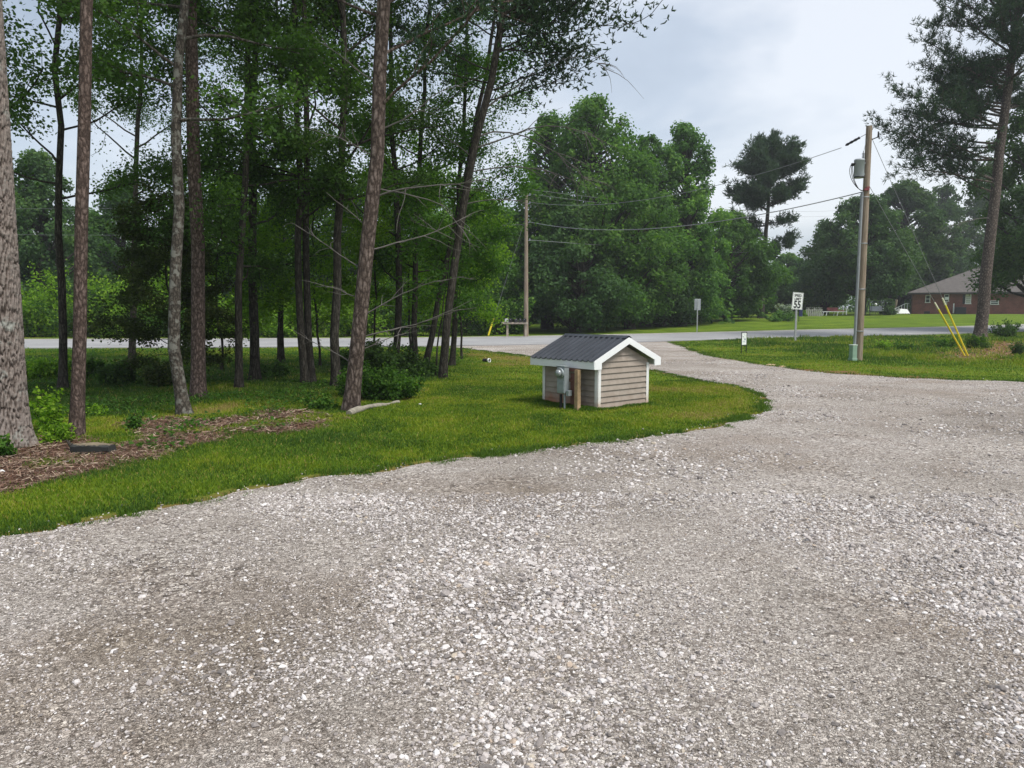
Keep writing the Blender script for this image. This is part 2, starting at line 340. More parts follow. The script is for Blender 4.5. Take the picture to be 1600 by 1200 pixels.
b2 = N(t, 'ShaderNodeTexNoise', {'Scale': .45, 'Detail': 6, 'Roughness': .62}); mpo = N(t, 'ShaderNodeMapping', {'Location': (7, 3, 0), 'Scale': (1, 1.4, 1)}); L(t, tc.outputs['Object'], mpo.inputs[0]); L(t, mpo.outputs[0], b2.inputs['Vector'])
rt = ramp(t, [(.30, (.92, .85, .74)), (.41, (1.0, .95, .88)), (.52, (1.16, 1.14, 1.09)), (.66, (1.28, 1.26, 1.21))]); L(t, b2.outputs[0], rt.inputs[0])
b3 = N(t, 'ShaderNodeTexNoise', {'Scale': .22, 'Detail': 7, 'Roughness': .7}); mq = N(t, 'ShaderNodeMapping', {'Location': (3.1, 5.2, 0)}); L(t, tc.outputs['Object'], mq.inputs[0]); L(t, mq.outputs[0], b3.inputs['Vector']); r3 = ramp(t, [(.36, (.70, .685, .655)), (.5, (.95, .94, .92)), (.60, (1.05, 1.05, 1.05))]); L(t, b3.outputs[0], r3.inputs[0])
L(t, mix(t, mix(t, cc, rt.outputs[0], 1, 'MULTIPLY'), r3.outputs[0], 1, 'MULTIPLY'), b.inputs['Base Color'])
bp = N(t, 'ShaderNodeBump', {'Strength': .9, 'Distance': .012}); L(t, mix(t, hts[1], hts[0], .5), bp.inputs['Height']); L(t, bp.outputs[0], b.inputs['Normal'])
tri = np.array([f for f in fs if len(f) == 3]); 
me = mesh_np('gravel_drive', np.column_stack([vs, gz]), tri, m, smooth=True)
tag(link('gravel_drive', me), kind='structure')
GRAVMAT = m
# road: asphalt strip with a gravelly shoulder line
def strip(name, A, B, dz, mat, skirt=0):
    n = len(A); K = 5; rows = [A+(B-A)*k/(K-1) for k in range(K)]
    V = np.vstack([np.column_stack([r, terr(r[:, 0], r[:, 1])+dz]) for r in rows])
    if skirt:
        V = np.vstack([np.column_stack([rows[0], terr(rows[0][:, 0], rows[0][:, 1])+dz-skirt]), V, np.column_stack([rows[-1], terr(rows[-1][:, 0], rows[-1][:, 1])+dz-skirt])]); K += 2
    i = np.arange(K-1)[:, None]*n; j = np.arange(n-1)[None]
    return tag(link(name, mesh_np(name, V, np.stack([i+j, i+j+1, i+n+j+1, i+n+j], -1).reshape(-1, 4), mat, smooth=False)), kind='structure')
m, t, b = newmat('asphalt', .9, .3); tc = N(t, 'ShaderNodeTexCoord'); a_ = N(t, 'ShaderNodeTexNoise', {'Scale': .35, 'Detail': 5}); b_ = N(t, 'ShaderNodeTexNoise', {'Scale': 60, 'Detail': 3})
L(t, tc.outputs['Object'], a_.inputs['Vector']); L(t, tc.outputs['Object'], b_.inputs['Vector'])
ra = ramp(t, [(.3, (.25, .25, .255)), (.7, (.34, .34, .34))]); L(t, a_.outputs[0], ra.inputs[0]); rb_ = ramp(t, [(.3, (.7, .7, .7)), (.7, (1.3, 1.3, 1.3))]); L(t, b_.outputs[0], rb_.inputs[0])
L(t, mix(t, ra.outputs[0], rb_.outputs[0], 1, 'MULTIPLY'), b.inputs['Base Color'])
strip('road', rn, rf, .035, m, .08)
fr = lambda k: rn+(rf-rn)*k
worn = simple('worn road paint', (.62, .62, .58), .8, .3, 3)
strip('road_markings', fr(.90), fr(.912), .039, worn); strip('road_markings', fr(.085), fr(.095), .039, worn)
strip('road_shoulder', fr(.93), fr(1.03), .041, simple('shoulder grit', (.36, .34, .31), .9, .3, 2))
def far_shade(): pass

# ------------------------------------------------------------------ loose gravel and grass, too many to count
rng = np.random.default_rng(7)
def along_(pl, n, sp):
    a = np.array(pl); q_ = np.r_[0, np.cumsum(np.linalg.norm(np.diff(a, axis=0), axis=1))]; q = rng.random(n)*q_[-1]
    return np.stack([np.interp(q, q_, a[:, 0]), np.interp(q, q_, a[:, 1])], 1)+rng.normal(0, sp, (n, 2))
def ground_z(P):       # bilinear lookup in the ground grid
    ix = np.clip(np.searchsorted(gx, P[:, 0])-1, 0, nx-2); iy = np.clip(np.searchsorted(gy, P[:, 1])-1, 0, ny-2)
    fx = (P[:, 0]-gx[ix])/(gx[ix+1]-gx[ix]); fy = (P[:, 1]-gy[iy])/(gy[iy+1]-gy[iy]); ZZ = Z.reshape(ny, nx)
    return (ZZ[iy, ix]*(1-fx)+ZZ[iy, ix+1]*fx)*(1-fy)+(ZZ[iy+1, ix]*(1-fx)+ZZ[iy+1, ix+1]*fx)*fy
def view_pts(n, y0, y1, pw, margin=1.12):
    """random ground points inside the (widened) field of view, density falling as y**-pw"""
    u = rng.random(n); y = (y0**(2-pw)+(y1**(2-pw)-y0**(2-pw))*u)**(1/(2-pw)); x = (rng.random(n)*2-1)*.68*margin*(y+.8)
    return np.stack([x, y], 1)
phi = (1+5**.5)/2
ICO = unit(np.array([(-1, phi, 0), (1, phi, 0), (-1, -phi, 0), (1, -phi, 0), (0, -1, phi), (0, 1, phi), (0, -1, -phi), (0, 1, -phi), (phi, 0, -1), (phi, 0, 1), (-phi, 0, -1), (-phi, 0, 1)]))
ICF = np.array([(0, 11, 5), (0, 5, 1), (0, 1, 7), (0, 7, 10), (0, 10, 11), (1, 5, 9), (5, 11, 4), (11, 10, 2), (10, 7, 6), (7, 1, 8), (3, 9, 4), (3, 4, 2), (3, 2, 6), (3, 6, 8), (3, 8, 9), (4, 9, 5), (2, 4, 11), (6, 2, 10), (8, 6, 7), (9, 8, 1)])
def stones(P, z, size, mat, name, label):
    n = len(P); v = ICO[None]*(1+rng.uniform(-.28, .28, (n, 12, 1)))
    sc = np.stack([rng.uniform(.8, 1.35, n), rng.uniform(.6, 1.0, n), rng.uniform(.38, .7, n)], 1)*size[:, None]*.5
    v = v*sc[:, None]; tl = rng.normal(0, .25, n)
    c, s = np.cos(tl), np.sin(tl); vx = v[..., 0]*c[:, None]+v[..., 2]*s[:, None]; vz = -v[..., 0]*s[:, None]+v[..., 2]*c[:, None]
    a = rng.random(n)*6.283; c, s = np.cos(a)[:, None], np.sin(a)[:, None]
    V = np.stack([vx*c-v[..., 1]*s, vx*s+v[..., 1]*c, vz], -1)+np.column_stack([P, z+sc[:, 2]*.35])[:, None]
    F = (ICF[None]+(np.arange(n)*12)[:, None, None]).reshape(-1, 3)
    o = link(name, mesh_np(name, V.reshape(-1, 3), F, mat, rnd=np.repeat(rng.random(n), 12)))
    return tag(o, label, 'gravel', kind='stuff')
m, t, b = newmat('gravel stones', .85, .25); ra_ = N(t, 'ShaderNodeAttribute', attribute_name='rnd'); tc = N(t, 'ShaderNodeTexCoord')
r = ramp(t, [(0, (.15, .135, .125)), (.25, (.31, .28, .265)), (.5, (.48, .44, .42)), (.75, (.57, .535, .515)), (.96, (.72, .695, .675)), (.975, (.46, .41, .33)), (1, (.42, .33, .26))]); L(t, ra_.outputs['Fac'], r.inputs[0])
n_ = N(t, 'ShaderNodeTexNoise', {'Scale': 90, 'Detail': 4}); L(t, tc.outputs['Object'], n_.inputs['Vector']); r2 = ramp(t, [(.3, (.78, .78, .78)), (.7, (1.15, 1.15, 1.15))]); L(t, n_.outputs[0], r2.inputs[0])
L(t, mix(t, r.outputs[0], r2.outputs[0], 1, 'MULTIPLY'), b.inputs['Base Color']); STONE = m
P = np.vstack([view_pts(190000, 1.6, 6.5, .7), view_pts(120000, 6, 24, 1.2)]); P = P[inpoly(P, GRAVEL)]
pat = fbm(P, .7, 41); pat2 = fbm(P, 2.3, 42); keep = rng.random(len(P)) < np.clip((pat-.28)*3.0, .28, 1)*np.clip(pat2*1.7, .4, 1); P = P[keep]; pat = pat[keep]
size = np.clip(rng.lognormal(math.log(.0108), .44, len(P)), (.005), .05)*(.75+.7*np.clip((pat-.4)*3, 0, 1))*np.clip((P[:, 1]/6), 1, 1.5)
nb_ = 110; Q = view_pts(900, 2.2, 12, .8); Q = Q[inpoly(Q, GRAVEL)][:nb_]; P = np.vstack([P, Q]); size = np.r_[size, rng.uniform(.028, .055, len(Q))]
Q = np.vstack([along_(near_line, 900, .16), along_(far_line, 500, .12), along_(right_line, 700, .2)]); Q = Q[~inpoly(Q, GRAVEL) & (Q[:, 1] > 3.5)]; P = np.vstack([P, Q]); size = np.r_[size, rng.uniform(.012, .034, len(Q))]
stones(P, np.where(inpoly(P, GRAVEL), gravz(P), ground_z(P)+.002), size, STONE, 'loose_gravel', 'loose pale crushed stone scattered all over the gravel drive')
# grass blades on the lawn
GM, t, b = newmat('lawn blades', .6, .2); a_ = N(t, 'ShaderNodeAttribute', attribute_name='rnd')
r = ramp(t, [(0, (.05, .11, .015)), (.3, (.10, .19, .014)), (.6, (.20, .28, .014)), (.85, (.30, .335, .03)), (1, (.34, .27, .09))]); L(t, a_.outputs['Fac'], r.inputs[0]); L(t, r.outputs[0], b.inputs['Base Color'])
tr = N(t, 'ShaderNodeBsdfTranslucent'); mx = N(t, 'ShaderNodeMixShader', {0: .35}); L(t, r.outputs[0], tr.inputs[0]); L(t, b.outputs[0], mx.inputs[1]); L(t, tr.outputs[0], mx.inputs[2]); L(t, mx.outputs[0], t.nodes['Material Output'].inputs[0])
def zone_at(P, k):
    ix = np.clip(np.searchsorted(gx, P[:, 0]), 0, nx-1); iy = np.clip(np.searchsorted(gy, P[:, 1]), 0, ny-1)
    return zone[:, k].reshape(ny, nx)[iy, ix]
def blades(P, h, w, rnd, name, label, cat, mat):
    n = len(P); z = ground_z(P)-.004; a = rng.random(n)*6.283; dx = np.stack([np.cos(a), np.sin(a), 0*a], 1)*w[:, None]*.5
    ln = rng.normal(0, .38, (n, 2))*h[:, None]; B = np.column_stack([P, z]); T = B+np.column_stack([ln, h]); Mx = B+np.column_stack([ln*.3, h*.55])
    V = np.stack([B-dx, B+dx, Mx+dx*.8, Mx-dx*.8, T], 1).reshape(-1, 3); k = np.arange(n)[:, None]*5
    o = link(name, mesh_np(name, V, [k+np.array([[0, 1, 2, 3]]), k+np.array([[3, 2, 4]])], mat, rnd=np.repeat(rnd, 5)))
    return tag(o, label, cat, kind='stuff')
P = np.vstack([view_pts(650000, 4.5, 17, 1.0), view_pts(330000, 15, 42, 1.2)])
P = P[~inpoly(P, GRAVEL) & ~inpoly(P, roadpoly)]
rot = R(41); U = np.array([math.cos(rot), math.sin(rot)]); Vv = np.array([-math.sin(rot), math.cos(rot)]); SC = np.array([1.37, 12.0])
q = P-SC; inside = ((q@U) > 0) & ((q@U) < 1.24) & ((q@Vv) > 0) & ((q@Vv) < 1.25); P = P[~inside]
ml = zone_at(P, 0); gv = zone_at(P, 1); P = P[rng.random(len(P)) > np.maximum(ml*.965, gv*.35)]
gv = zone_at(P, 1); sd_ = zone_at(P, 2); dgr = np.minimum(np.minimum(polydist(P, near_line[::2]), polydist(P, far_line[::2])), polydist(P, right_line[::2]))
nz = fbm(P, .45, 51); nz2 = fbm(P, 2.2, 52); edge = np.exp(-(dgr/.22)**2); rough = np.clip((P[:, 0]-9.6)/2, 0, 1)*np.clip((P[:, 1]-21)/3, 0, 1)
kp = ~((dgr < .16) & (fbm(P, 5, 59) < .52)); P = P[kp]; dgr = dgr[kp]; nz = nz[kp]; nz2 = nz2[kp]; edge = edge[kp]; rough = rough[kp]; gv = gv[kp]; sd_ = sd_[kp]
h = (.022+.020*nz2+.012*edge*nz2+.05*gv*nz2+.24*rough*nz2*nz2)*rng.uniform(.6, 1.4, len(P)); w = (.0028+.00075*P[:, 1])*rng.uniform(.7, 1.3, len(P))
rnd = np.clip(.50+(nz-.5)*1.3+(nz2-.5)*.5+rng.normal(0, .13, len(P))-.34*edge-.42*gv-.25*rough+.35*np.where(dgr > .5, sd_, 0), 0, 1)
sd2 = (rng.random(len(P)) < .05+.12*np.clip((nz-.55)*5, 0, 1)); rnd[sd2] = .98; wd = (fbm(P, 1.6, 57) > .60) & (rng.random(len(P)) < .6); rnd[wd] = np.clip(rnd[wd]-.3, 0, 1); h[wd] *= 1.15; dry = (fbm(P, .8, 58) > .62) & (rng.random(len(P)) < .5); rnd[dry] = np.clip(rnd[dry]+.2, 0, 1)
blades(P, h, w, rnd, 'lawn_grass', 'short bright green mown grass covering the lawn', 'grass', GM)
# ragged weeds along the lawn's edge and round the foot of the little well house
def along(pl, n, off, sp):
    a = np.array(pl); s = np.r_[0, np.cumsum(np.linalg.norm(np.diff(a, axis=0), axis=1))]; q = rng.random(n)*s[-1]
    return np.stack([np.interp(q, s, a[:, 0]), np.interp(q, s, a[:, 1])], 1)+rng.normal(0, sp, (n, 2))+np.array(off)
E = along([p for p in near_line if p[1] > 4], 30000, (0, .02), .09); E = E[fbm(E, 1.7, 61)*np.clip(.5+E[:, 0]*.06+.5, .6, 1) > .47]
E2 = along(right_line, 9000, (0, .06), .1); E3 = along(far_line, 9000, (0, 0), .07); E2 = E2[fbm(E2, 1.5, 62) > .45]; E3 = E3[fbm(E3, 2, 63) > .5]
sq = [SC-U*.05-Vv*.05, SC+U*1.29-Vv*.05, SC+U*1.29+Vv*1.3, SC-U*.05+Vv*1.3, SC-U*.05-Vv*.05]; E4 = along(sq, 7000, (0, 0), .05); E4b = along([SC-U*.12, SC-U*.12+Vv*1.2], 5000, (0, 0), .08)
ET = along([p for p in near_line if p[1] > 4], 16000, (.05, -.12), .14); ET = ET[fbm(ET, 4, 67) > .62]; ET2 = along(right_line, 7000, (0, -.2), .2); ET2 = ET2[fbm(ET2, 4, 68) > .62]; E = np.vstack([E, ET, ET2, E2, E3, E4, E4b]); q = E-SC; E = E[~(((q@U) > 0) & ((q@U) < 1.24) & ((q@Vv) > 0) & ((q@Vv) < 1.25))]
hh = .022+.055*fbm(E, 3, 64)*rng.uniform(.5, 1.3, len(E)); near_sh = np.linalg.norm(E-SC-U*.5-Vv*.5, axis=1) < 1.6; hh[near_sh] *= 1.1
blades(E, hh, (.004+.0006*E[:, 1])*rng.uniform(.7, 1.4, len(E)), np.clip(rng.normal(.16, .12, len(E)), 0, 1), 'edge_grass', 'darker longer grass fringing the gravel and the well house foot', 'grass', GM)

# ------------------------------------------------------------------ plants
LEAF_NEAR = leafmat('oak leaf', (.030, .062, .020), (.055, .112, .028), (.105, .185, .040), .48)
LEAF_MID = leafmat('bright hardwood leaf', (.03, .08, .014), (.06, .14, .022), (.13, .235, .035), .45)
LEAF_FAR = leafmat('distant hardwood leaf', (.026, .066, .022), (.080, .175, .038), (.19, .32, .06), .45)
LEAF_DARK = leafmat('dark distant leaf', (.022, .052, .022), (.055, .112, .036), (.12, .20, .052), .38)
LEAF_LIME = leafmat('lime brush leaf', (.07, .15, .015), (.16, .29, .025), (.30, .44, .05), .5)
NEEDLE = leafmat('pine needle', (.022, .046, .03), (.042, .08, .046), (.08, .125, .06), .25)
CEDAR = leafmat('cedar leaf', (.03, .05, .015), (.055, .085, .02), (.11, .13, .035), .3)
BK_PINE = barkmat('pine bark', (.10, .075, .062), (.25, .20, .175), 6, .35)
BK_RED = barkmat('reddish pine bark', (.10, .072, .06), (.225, .17, .148), 8, .4)
BK_DARK = barkmat('dark bark', (.045, .04, .032), (.10, .09, .075), 8, .2, .5)
BK_MOTTLE = barkmat('mottled bark', (.075, .065, .053), (.16, .142, .12), 9, .4, .6, (.19, .19, .165))
BK_GREY = simple('dead grey wood', (.13, .12, .108), .9, .3, 6)
def leaves(C, size, nrm, rg, elong=1.0):
    n = len(C); nv = unit(nrm); r = unit(rg.normal(size=(n, 3))); a = unit(np.cross(nv, r)); b2 = np.cross(nv, a)
    s = (size*rg.uniform(.65, 1.3, n))[:, None]; a = a*s*.5*elong; b2 = b2*s*.36
    V = np.stack([C-a, C+b2-a*.15-nv*s*.06, C+a, C-b2-a*.15-nv*s*.06], 1).reshape(-1, 3)
    return V, np.arange(4*n).reshape(n, 4)
def polyline(p0, d0, Ln, n, rg, wob=.12, curve=0):
    P = [np.array(p0, float)]; d = unit(np.array(d0, float)); st = Ln/(n-1)
    for i in range(n-1):
        d = unit(d+rg.normal(0, wob, 3)+np.array([0, 0, curve/(n-1)])); P.append(P[-1]+d*st)
    return np.array(P)
def trunkline(p1, Hh, rg, wob=.06, n=14, bend=None):
    """p1: point (relative) that the trunk passes through; returns a line from 0 up to height Hh"""
    z = np.linspace(0, Hh, n); P = np.stack([p1[0]/p1[2]*z, p1[1]/p1[2]*z, z], 1)
    w = np.cumsum(rg.normal(0, wob, (n, 2)), axis=0); w -= np.outer(z/Hh, w[-1]); P[:, :2] += w
    if bend is not None: P[:, 0] += bend*np.sin(np.pi*np.clip(z/Hh, 0, 1))
    P[0] = (P[0][0]*0, 0, -.25); return P
def interp(P, z): return np.array([np.interp(z, P[:, 2], P[:, k]) for k in range(3)])
def hardwood(name, label, cat, base, p1, Hh, r0, z0, Rc, nb, nl, ls, seed, lmat=None, bark=None, group=None, sig=.22, twin=None, el=(.15, .7), rtop=.25, prof=None, wob=.05, shape='round', bend=None, loc_only=False):
    rg = np.random.default_rng(seed); root = thing(name, label, cat, base, 0, group)
    tb = MB(); C = []; Nn = []; lines = [trunkline(p1, Hh, rg, wob, bend=bend)]
    if twin is not None: l2 = trunkline(twin[:3], Hh*.93, rg, wob); l2[:, 0] += twin[3]; l2[:, 1] += twin[4]; lines.append(l2)
    W_ = []
    for P in lines:
        z = P[:, 2]; rad = r0*(1-(1-rtop)*np.clip(z/Hh, 0, 1))*(1+.5*np.exp(-np.clip(z, 0, 9)/.16)); rad[-1] = .01
        Pz = np.interp(np.r_[-.25, 0, .08, .2, .4, z[1:]], z, z); PP = np.array([interp(P, q) for q in np.unique(Pz)]); zz = PP[:, 2]
        rr = r0*(1-(1-rtop)*np.clip(zz/Hh, 0, 1))*(1+.55*np.exp(-np.clip(zz, 0, 9)/.16)); rr[-1] = .012
        tb.tube(PP, rr, 12)
        for k in range(nb//len(lines)):
            u = (k+rg.random())/(nb/len(lines)); zb = z0+(Hh*.97-z0)*u; b0 = interp(P, zb); az = k*2.4+rg.normal(0, .5)
            f = (prof(u) if prof else (math.sin(math.pi*min(1, .18+u*.82))**.6)); Lb = Rc*f*rg.uniform(.65, 1.15)+.25
            e = rg.uniform(*el)+u*.4; d = np.array([math.cos(az)*math.cos(e), math.sin(az)*math.cos(e), math.sin(e)])
            B = polyline(b0, d, Lb, 8, rg, .13, .1); rb = r0*.32*(1-u*.6)*np.linspace(1, .18, 8); tb.tube(B, rb, 6, False)
            for s in range(6):
                v = rg.uniform(.3, 1.0); i0 = v*7; q = int(min(6, i0)); sp = B[q]+(B[q+1]-B[q])*(i0-q); dd = unit(unit(B[q+1]-B[q])*.7+rg.normal(0, .55, 3)+np.array([0, 0, .05]))
                T = polyline(sp, dd, Lb*rg.uniform(.22, .42), 5, rg, .2, -.1); tb.tube(T, np.linspace(rb[q]*.45, .005, 5), 4, False); W_.append(T)
            W_.append(B[4:])
    seg = [(a, b_) for T in W_ for a, b_ in zip(T[:-1], T[1:])]; A = np.array([s[0] for s in seg]); Bn = np.array([s[1] for s in seg]); wl = np.linalg.norm(Bn-A, axis=1); 
    cw = np.random.default_rng(seed+5).uniform(.2, 1.6, len(W_)); cwe = np.concatenate([[c]*(len(T)-1) for c, T in zip(cw, W_)])
    ch = rg.choice(len(seg), nl, p=wl*cwe/(wl*cwe).sum()); tt = rg.random(nl)[:, None]; off = rg.normal(0, sig, (nl, 3))*np.array([1, 1, .6]); C = A[ch]*(1-tt)+Bn[ch]*tt+off+np.array([0, 0, sig*.2])
    C = C[C[:, 2] > .1]; n = len(C); off = off[:n]
    V, F = leaves(C, ls, rg.normal(0, .6, (n, 3))+np.array([0, 0, .75])+unit(off)*.5, rg)
    cn = vnoise(C[:, :2]*1.0+C[:, 2:3]*.7, 1.1, seed); rn_ = np.clip(rg.normal(.5, .2, n)*.6+cn*.45, 0, 1)
    link('trunk', tb.mesh('trunk', bark or BK_DARK, True), root)
    link('crown', mesh_np('crown', V, F, lmat or LEAF_NEAR, rnd=np.repeat(rn_, 4)), root)
    return root
def clumptree(name, label, cat, base, Hh, r0, z0, clumps, nl, ls, seed, lmat, bark=None, group=None, spread=.9):
    """far tree: limbs reach to leafy clumps (x, y, z, r); leaves fill each clump with its outer skin denser"""
    rg = np.random.default_rng(seed); root = thing(name, label, cat, base, 0, group); tb = MB()
    P = trunkline((rg.normal(0, .3), rg.normal(0, .3), Hh), Hh*.85, rg, .12); z = P[:, 2]
    rr = r0*(1-.8*np.clip(z/Hh, 0, 1))*(1+.4*np.exp(-np.clip(z, 0, 9)/.3)); tb.tube(P, rr, 10)
    cl = np.array(clumps, float); w = cl[:, 3]**2.1; ch = rg.choice(len(cl), nl, p=w/w.sum())
    d = unit(rg.normal(size=(nl, 3))); rad = cl[ch, 3]*rg.beta(2.6, 1.7, nl)*1.42
    q = d*np.array([1, 1, .8]); lump = 1+.28*(vnoise(np.stack([d[:, 0]*3+ch*3.1, d[:, 1]*3+d[:, 2]*2.3], 1), 1.0, seed)-.5)*2
    C = cl[ch, :3]+q*(rad*lump)[:, None]; keep = C[:, 2] > .15; C = C[keep]; d = d[keep]; n = len(C)
    V, F = leaves(C, ls, d*.7+np.array([0, 0, .5])+rg.normal(0, .55, (n, 3)), rg)
    for c in cl:
        zb = max(z0, min(Hh*.8, c[2]-c[3]-np.hypot(c[0], c[1])*.5)); a = interp(P, zb); m_ = (a+c[:3])/2+np.array([0, 0, -.2]); L_ = np.array([a, m_, c[:3]])
        tb.tube(L_, [r0*.35, r0*.22, .02], 5, False)
    cn = .5*vnoise(C[:, :2]*.5+C[:, 2:3]*.4, .9, seed)+.22*rg.random(len(cl))[ch[keep]]; rn_ = np.clip(rg.normal(.45, .25, n)*.5+cn*.95-.08, 0, 1)
    link('trunk', tb.mesh('trunk', bark or BK_DARK, True), root)
    link('crown', mesh_np('crown', V, F, lmat, rnd=np.repeat(rn_, 4)), root)
    return root
def rclumps(seed, Hh, zlo, Rc, n, rlo=.7, rhi=1.5, top=.35, flat=1.0):
    rg = np.random.default_rng(seed); out = []
    for k in range(n):
        u = (k+.5)/n; z = zlo+(Hh-zlo)*u; f = math.sin(math.pi*(top*.35+(1-top*.35)*u)**.85) if u > 0 else .6
        f = max(.12, (1-((u-.35)/.68)**2 if u > .35 else 1-((.35-u)/.6)**2)); a = k*2.4+rg.normal(0, .4); r = Rc*f*rg.uniform(.35, 1)*flat; cr_ = rg.uniform(rlo, rhi)*(1-.35*u)
        out.append((r*math.cos(a), r*math.sin(a), min(z, Hh-cr_*.6), cr_))
    return out
def pinetree(name, label, cat, base, p1, Hh, r0, whorls, tuft, ntw, seed, bark=None, dead=None, group=None, rtop=.35, nlen=.2, nwid=.03, nneed=9, wob=.04, k=12, jit=.06):
    """whorls: list of (z, n, length, elevation, azimuth or None)"""
    rg = np.random.default_rng(seed); root = thing(name, label, cat, base, 0, group); tb = MB(); P = trunkline(p1, Hh, rg, wob)
    zz = np.unique(np.r_[-.25, 0, .08, .2, .4, .8, P[1:, 2]]); PP = np.array([interp(P, q) for q in zz])
    rr = r0*(1-(1-rtop)*np.clip(zz/Hh, 0, 1))*(1+.4*np.exp(-np.clip(zz, 0, 9)/.25)); rr[-1] = .03; tb.tube(PP, rr, k)
    tips = []; dirs = []
    for (z, n, Ln, e, az0) in whorls:
        for j in range(n):
            az = (az0 if az0 is not None else rg.random()*6.28)+(j*6.283/n if az0 is None else rg.normal(0, .35)); Lb = Ln*rg.uniform(.7, 1.15); ee = e+rg.normal(0, .12)
            B = polyline(interp(P, z+rg.normal(0, .15)), (math.cos(az)*math.cos(ee), math.sin(az)*math.cos(ee), math.sin(ee)), Lb, 9, rg, .09, .25); rb = max(.018, r0*.2)*np.linspace(1, .25, 9); tb.tube(B, rb, 6, False)
            for s in range(ntw):
                v = rg.uniform(.22, 1.0); i0 = v*8; q = int(min(7, i0)); sp = B[q]+(B[q+1]-B[q])*(i0-q); dd = unit(unit(B[q+1]-B[q])*.8+rg.normal(0, .6, 3)*np.array([1, 1, .5])+np.array([0, 0, .15]))
                T = polyline(sp, dd, Lb*rg.uniform(.12, .28)+.15, 5, rg, .22, .25); tb.tube(T, np.linspace(max(.008, rb[q]*.4), .006, 5), 4, False)
                for a, b_ in zip(T[:-1], T[1:]):
                    for _ in range(tuft): tips.append(a+(b_-a)*rg.random()+rg.normal(0, jit, 3)); dirs.append(unit(b_-a))
    C = np.repeat(np.array(tips), nneed, 0); D = np.repeat(np.array(dirs), nneed, 0); n = len(C)
    d = unit(D*.55+rg.normal(0, .6, (n, 3))+np.array([0, 0, .3])); sd_ = unit(np.cross(d, rg.normal(size=(n, 3)))); ln = nlen*rg.uniform(.7, 1.2, n)[:, None]
    V = np.stack([C-sd_*nwid*.5, C+sd_*nwid*.5, C+d*ln+sd_*nwid*.2, C+d*ln-sd_*nwid*.2], 1).reshape(-1, 3)
    link('trunk', tb.mesh('trunk', bark or BK_PINE, True), root)
    link('crown', mesh_np('crown', V, np.arange(4*n).reshape(n, 4), NEEDLE, rnd=np.repeat(np.clip(rg.normal(.5, .22, n), 0, 1), 4)), root)
    for (z, az, Ln, e, droop) in (dead or []):
        db = MB(); B = polyline(interp(P, z), (math.cos(az)*math.cos(e), math.sin(az)*math.cos(e), math.sin(e)), Ln, 9, rg, .1, droop); r_ = .006+.0045*Ln; db.tube(B, np.linspace(r_, .003, 9), 6, False)
        for s in range(int(3+Ln*2.2)):
            q = rg.integers(2, 8); T = polyline(B[q], unit(B[q]-B[q-1])+rg.normal(0, .5, 3), Ln*rg.uniform(.15, .4), 6, rg, .16, droop*.8); db.tube(T, np.linspace(r_*.45, .002, 6), 4, False)
        link('dead_branch', db.mesh('dead_branch', BK_GREY, True), root)
    return root
def rel(px, py, base): q = at(px, py, base[1]); return q-base
def dirtree(base_px, top_px):
    b = gnd(*base_px); q = at(top_px[0], top_px[1], b[1]); return b, (q-b)
exec_near = True
# --- near grove, left
b, p = dirtree((13, 696), (-24, 60))
# the big rough trunk: ridged bark modelled in the mesh
root = thing('pine_tree', 'thickest rough grey trunk with deeply furrowed bark at the photo edge', 'tree', b)
rg = np.random.default_rng(77); nz_, na_ = 620, 150; z = np.r_[np.linspace(-.2, 5.5, nz_-20), np.linspace(5.8, 19, 20)]; a = np.linspace(0, 2*np.pi, na_, endpoint=False)
ZZ, AA = np.meshgrid(z, a, indexing='ij'); r0 = .215*(1-.035*np.clip(ZZ, 0, 19))*(1+.42*np.exp(-np.clip(ZZ, 0, 20)/.22)*(1+.35*np.sin(AA*5+1)))
wx = (fbm(np.stack([AA.ravel()*2.2, ZZ.ravel()*1.3], 1), 1.3, 3)-.5).reshape(ZZ.shape); u = AA*9.5+wx*5
pl = np.stack([u.ravel(), (ZZ*5.2+wx*2).ravel()], 1)
def worley(P, seed=0):
    i = np.floor(P).astype(int); d1 = np.full(len(P), 9.); d2 = np.full(len(P), 9.)
    for dx in (-1, 0, 1):
        for dy in (-1, 0, 1):
            c = i+[dx, dy]; hh = (c[:, 0]*73856093 ^ c[:, 1]*19349663 ^ seed*83492791) & 0xffff; h2 = (c[:, 0]*2654435 ^ c[:, 1]*97531 ^ 12345) & 0xffff
            q = c+np.stack([hh, h2], 1)/65535.; d = np.linalg.norm(P-q, axis=1); n2 = np.maximum(np.minimum(d2, d), d1); d1_ = np.minimum(d1, d); d2 = np.where(d < d1, d1, np.minimum(d2, d)); d1 = d1_
    return d2-d1
crk = sstep(worley(pl)/.34).reshape(ZZ.shape); fine = (vnoise(pl*5, 1, 9)-.5).reshape(ZZ.shape)
rr = r0+.028*(crk-.6)+.006*fine; tx = p[0]/p[2]*ZZ; ty = p[1]/p[2]*ZZ
V = np.stack([tx+rr*np.cos(AA), ty+rr*np.sin(AA), ZZ], -1).reshape(-1, 3); i = np.arange(nz_-1)[:, None]*na_; j = np.arange(na_)[None]; j2 = (j+1) % na_
m, t, bb = newmat('furrowed bark', .95, .1); a_ = N(t, 'ShaderNodeAttribute', attribute_name='rnd'); r_ = ramp(t, [(0, (.035, .027, .023)), (.35, (.13, .105, .092)), (1, (.25, .215, .195))]); L(t, a_.outputs['Fac'], r_.inputs[0])
tc = N(t, 'ShaderNodeTexCoord'); n_ = N(t, 'ShaderNodeTexNoise', {'Scale': 35, 'Detail': 5, 'Roughness': .7}); L(t, tc.outputs['Object'], n_.inputs['Vector']); r2 = ramp(t, [(.3, (.6, .6, .6)), (.7, (1.35, 1.35, 1.33))]); L(t, n_.outputs[0], r2.inputs[0])
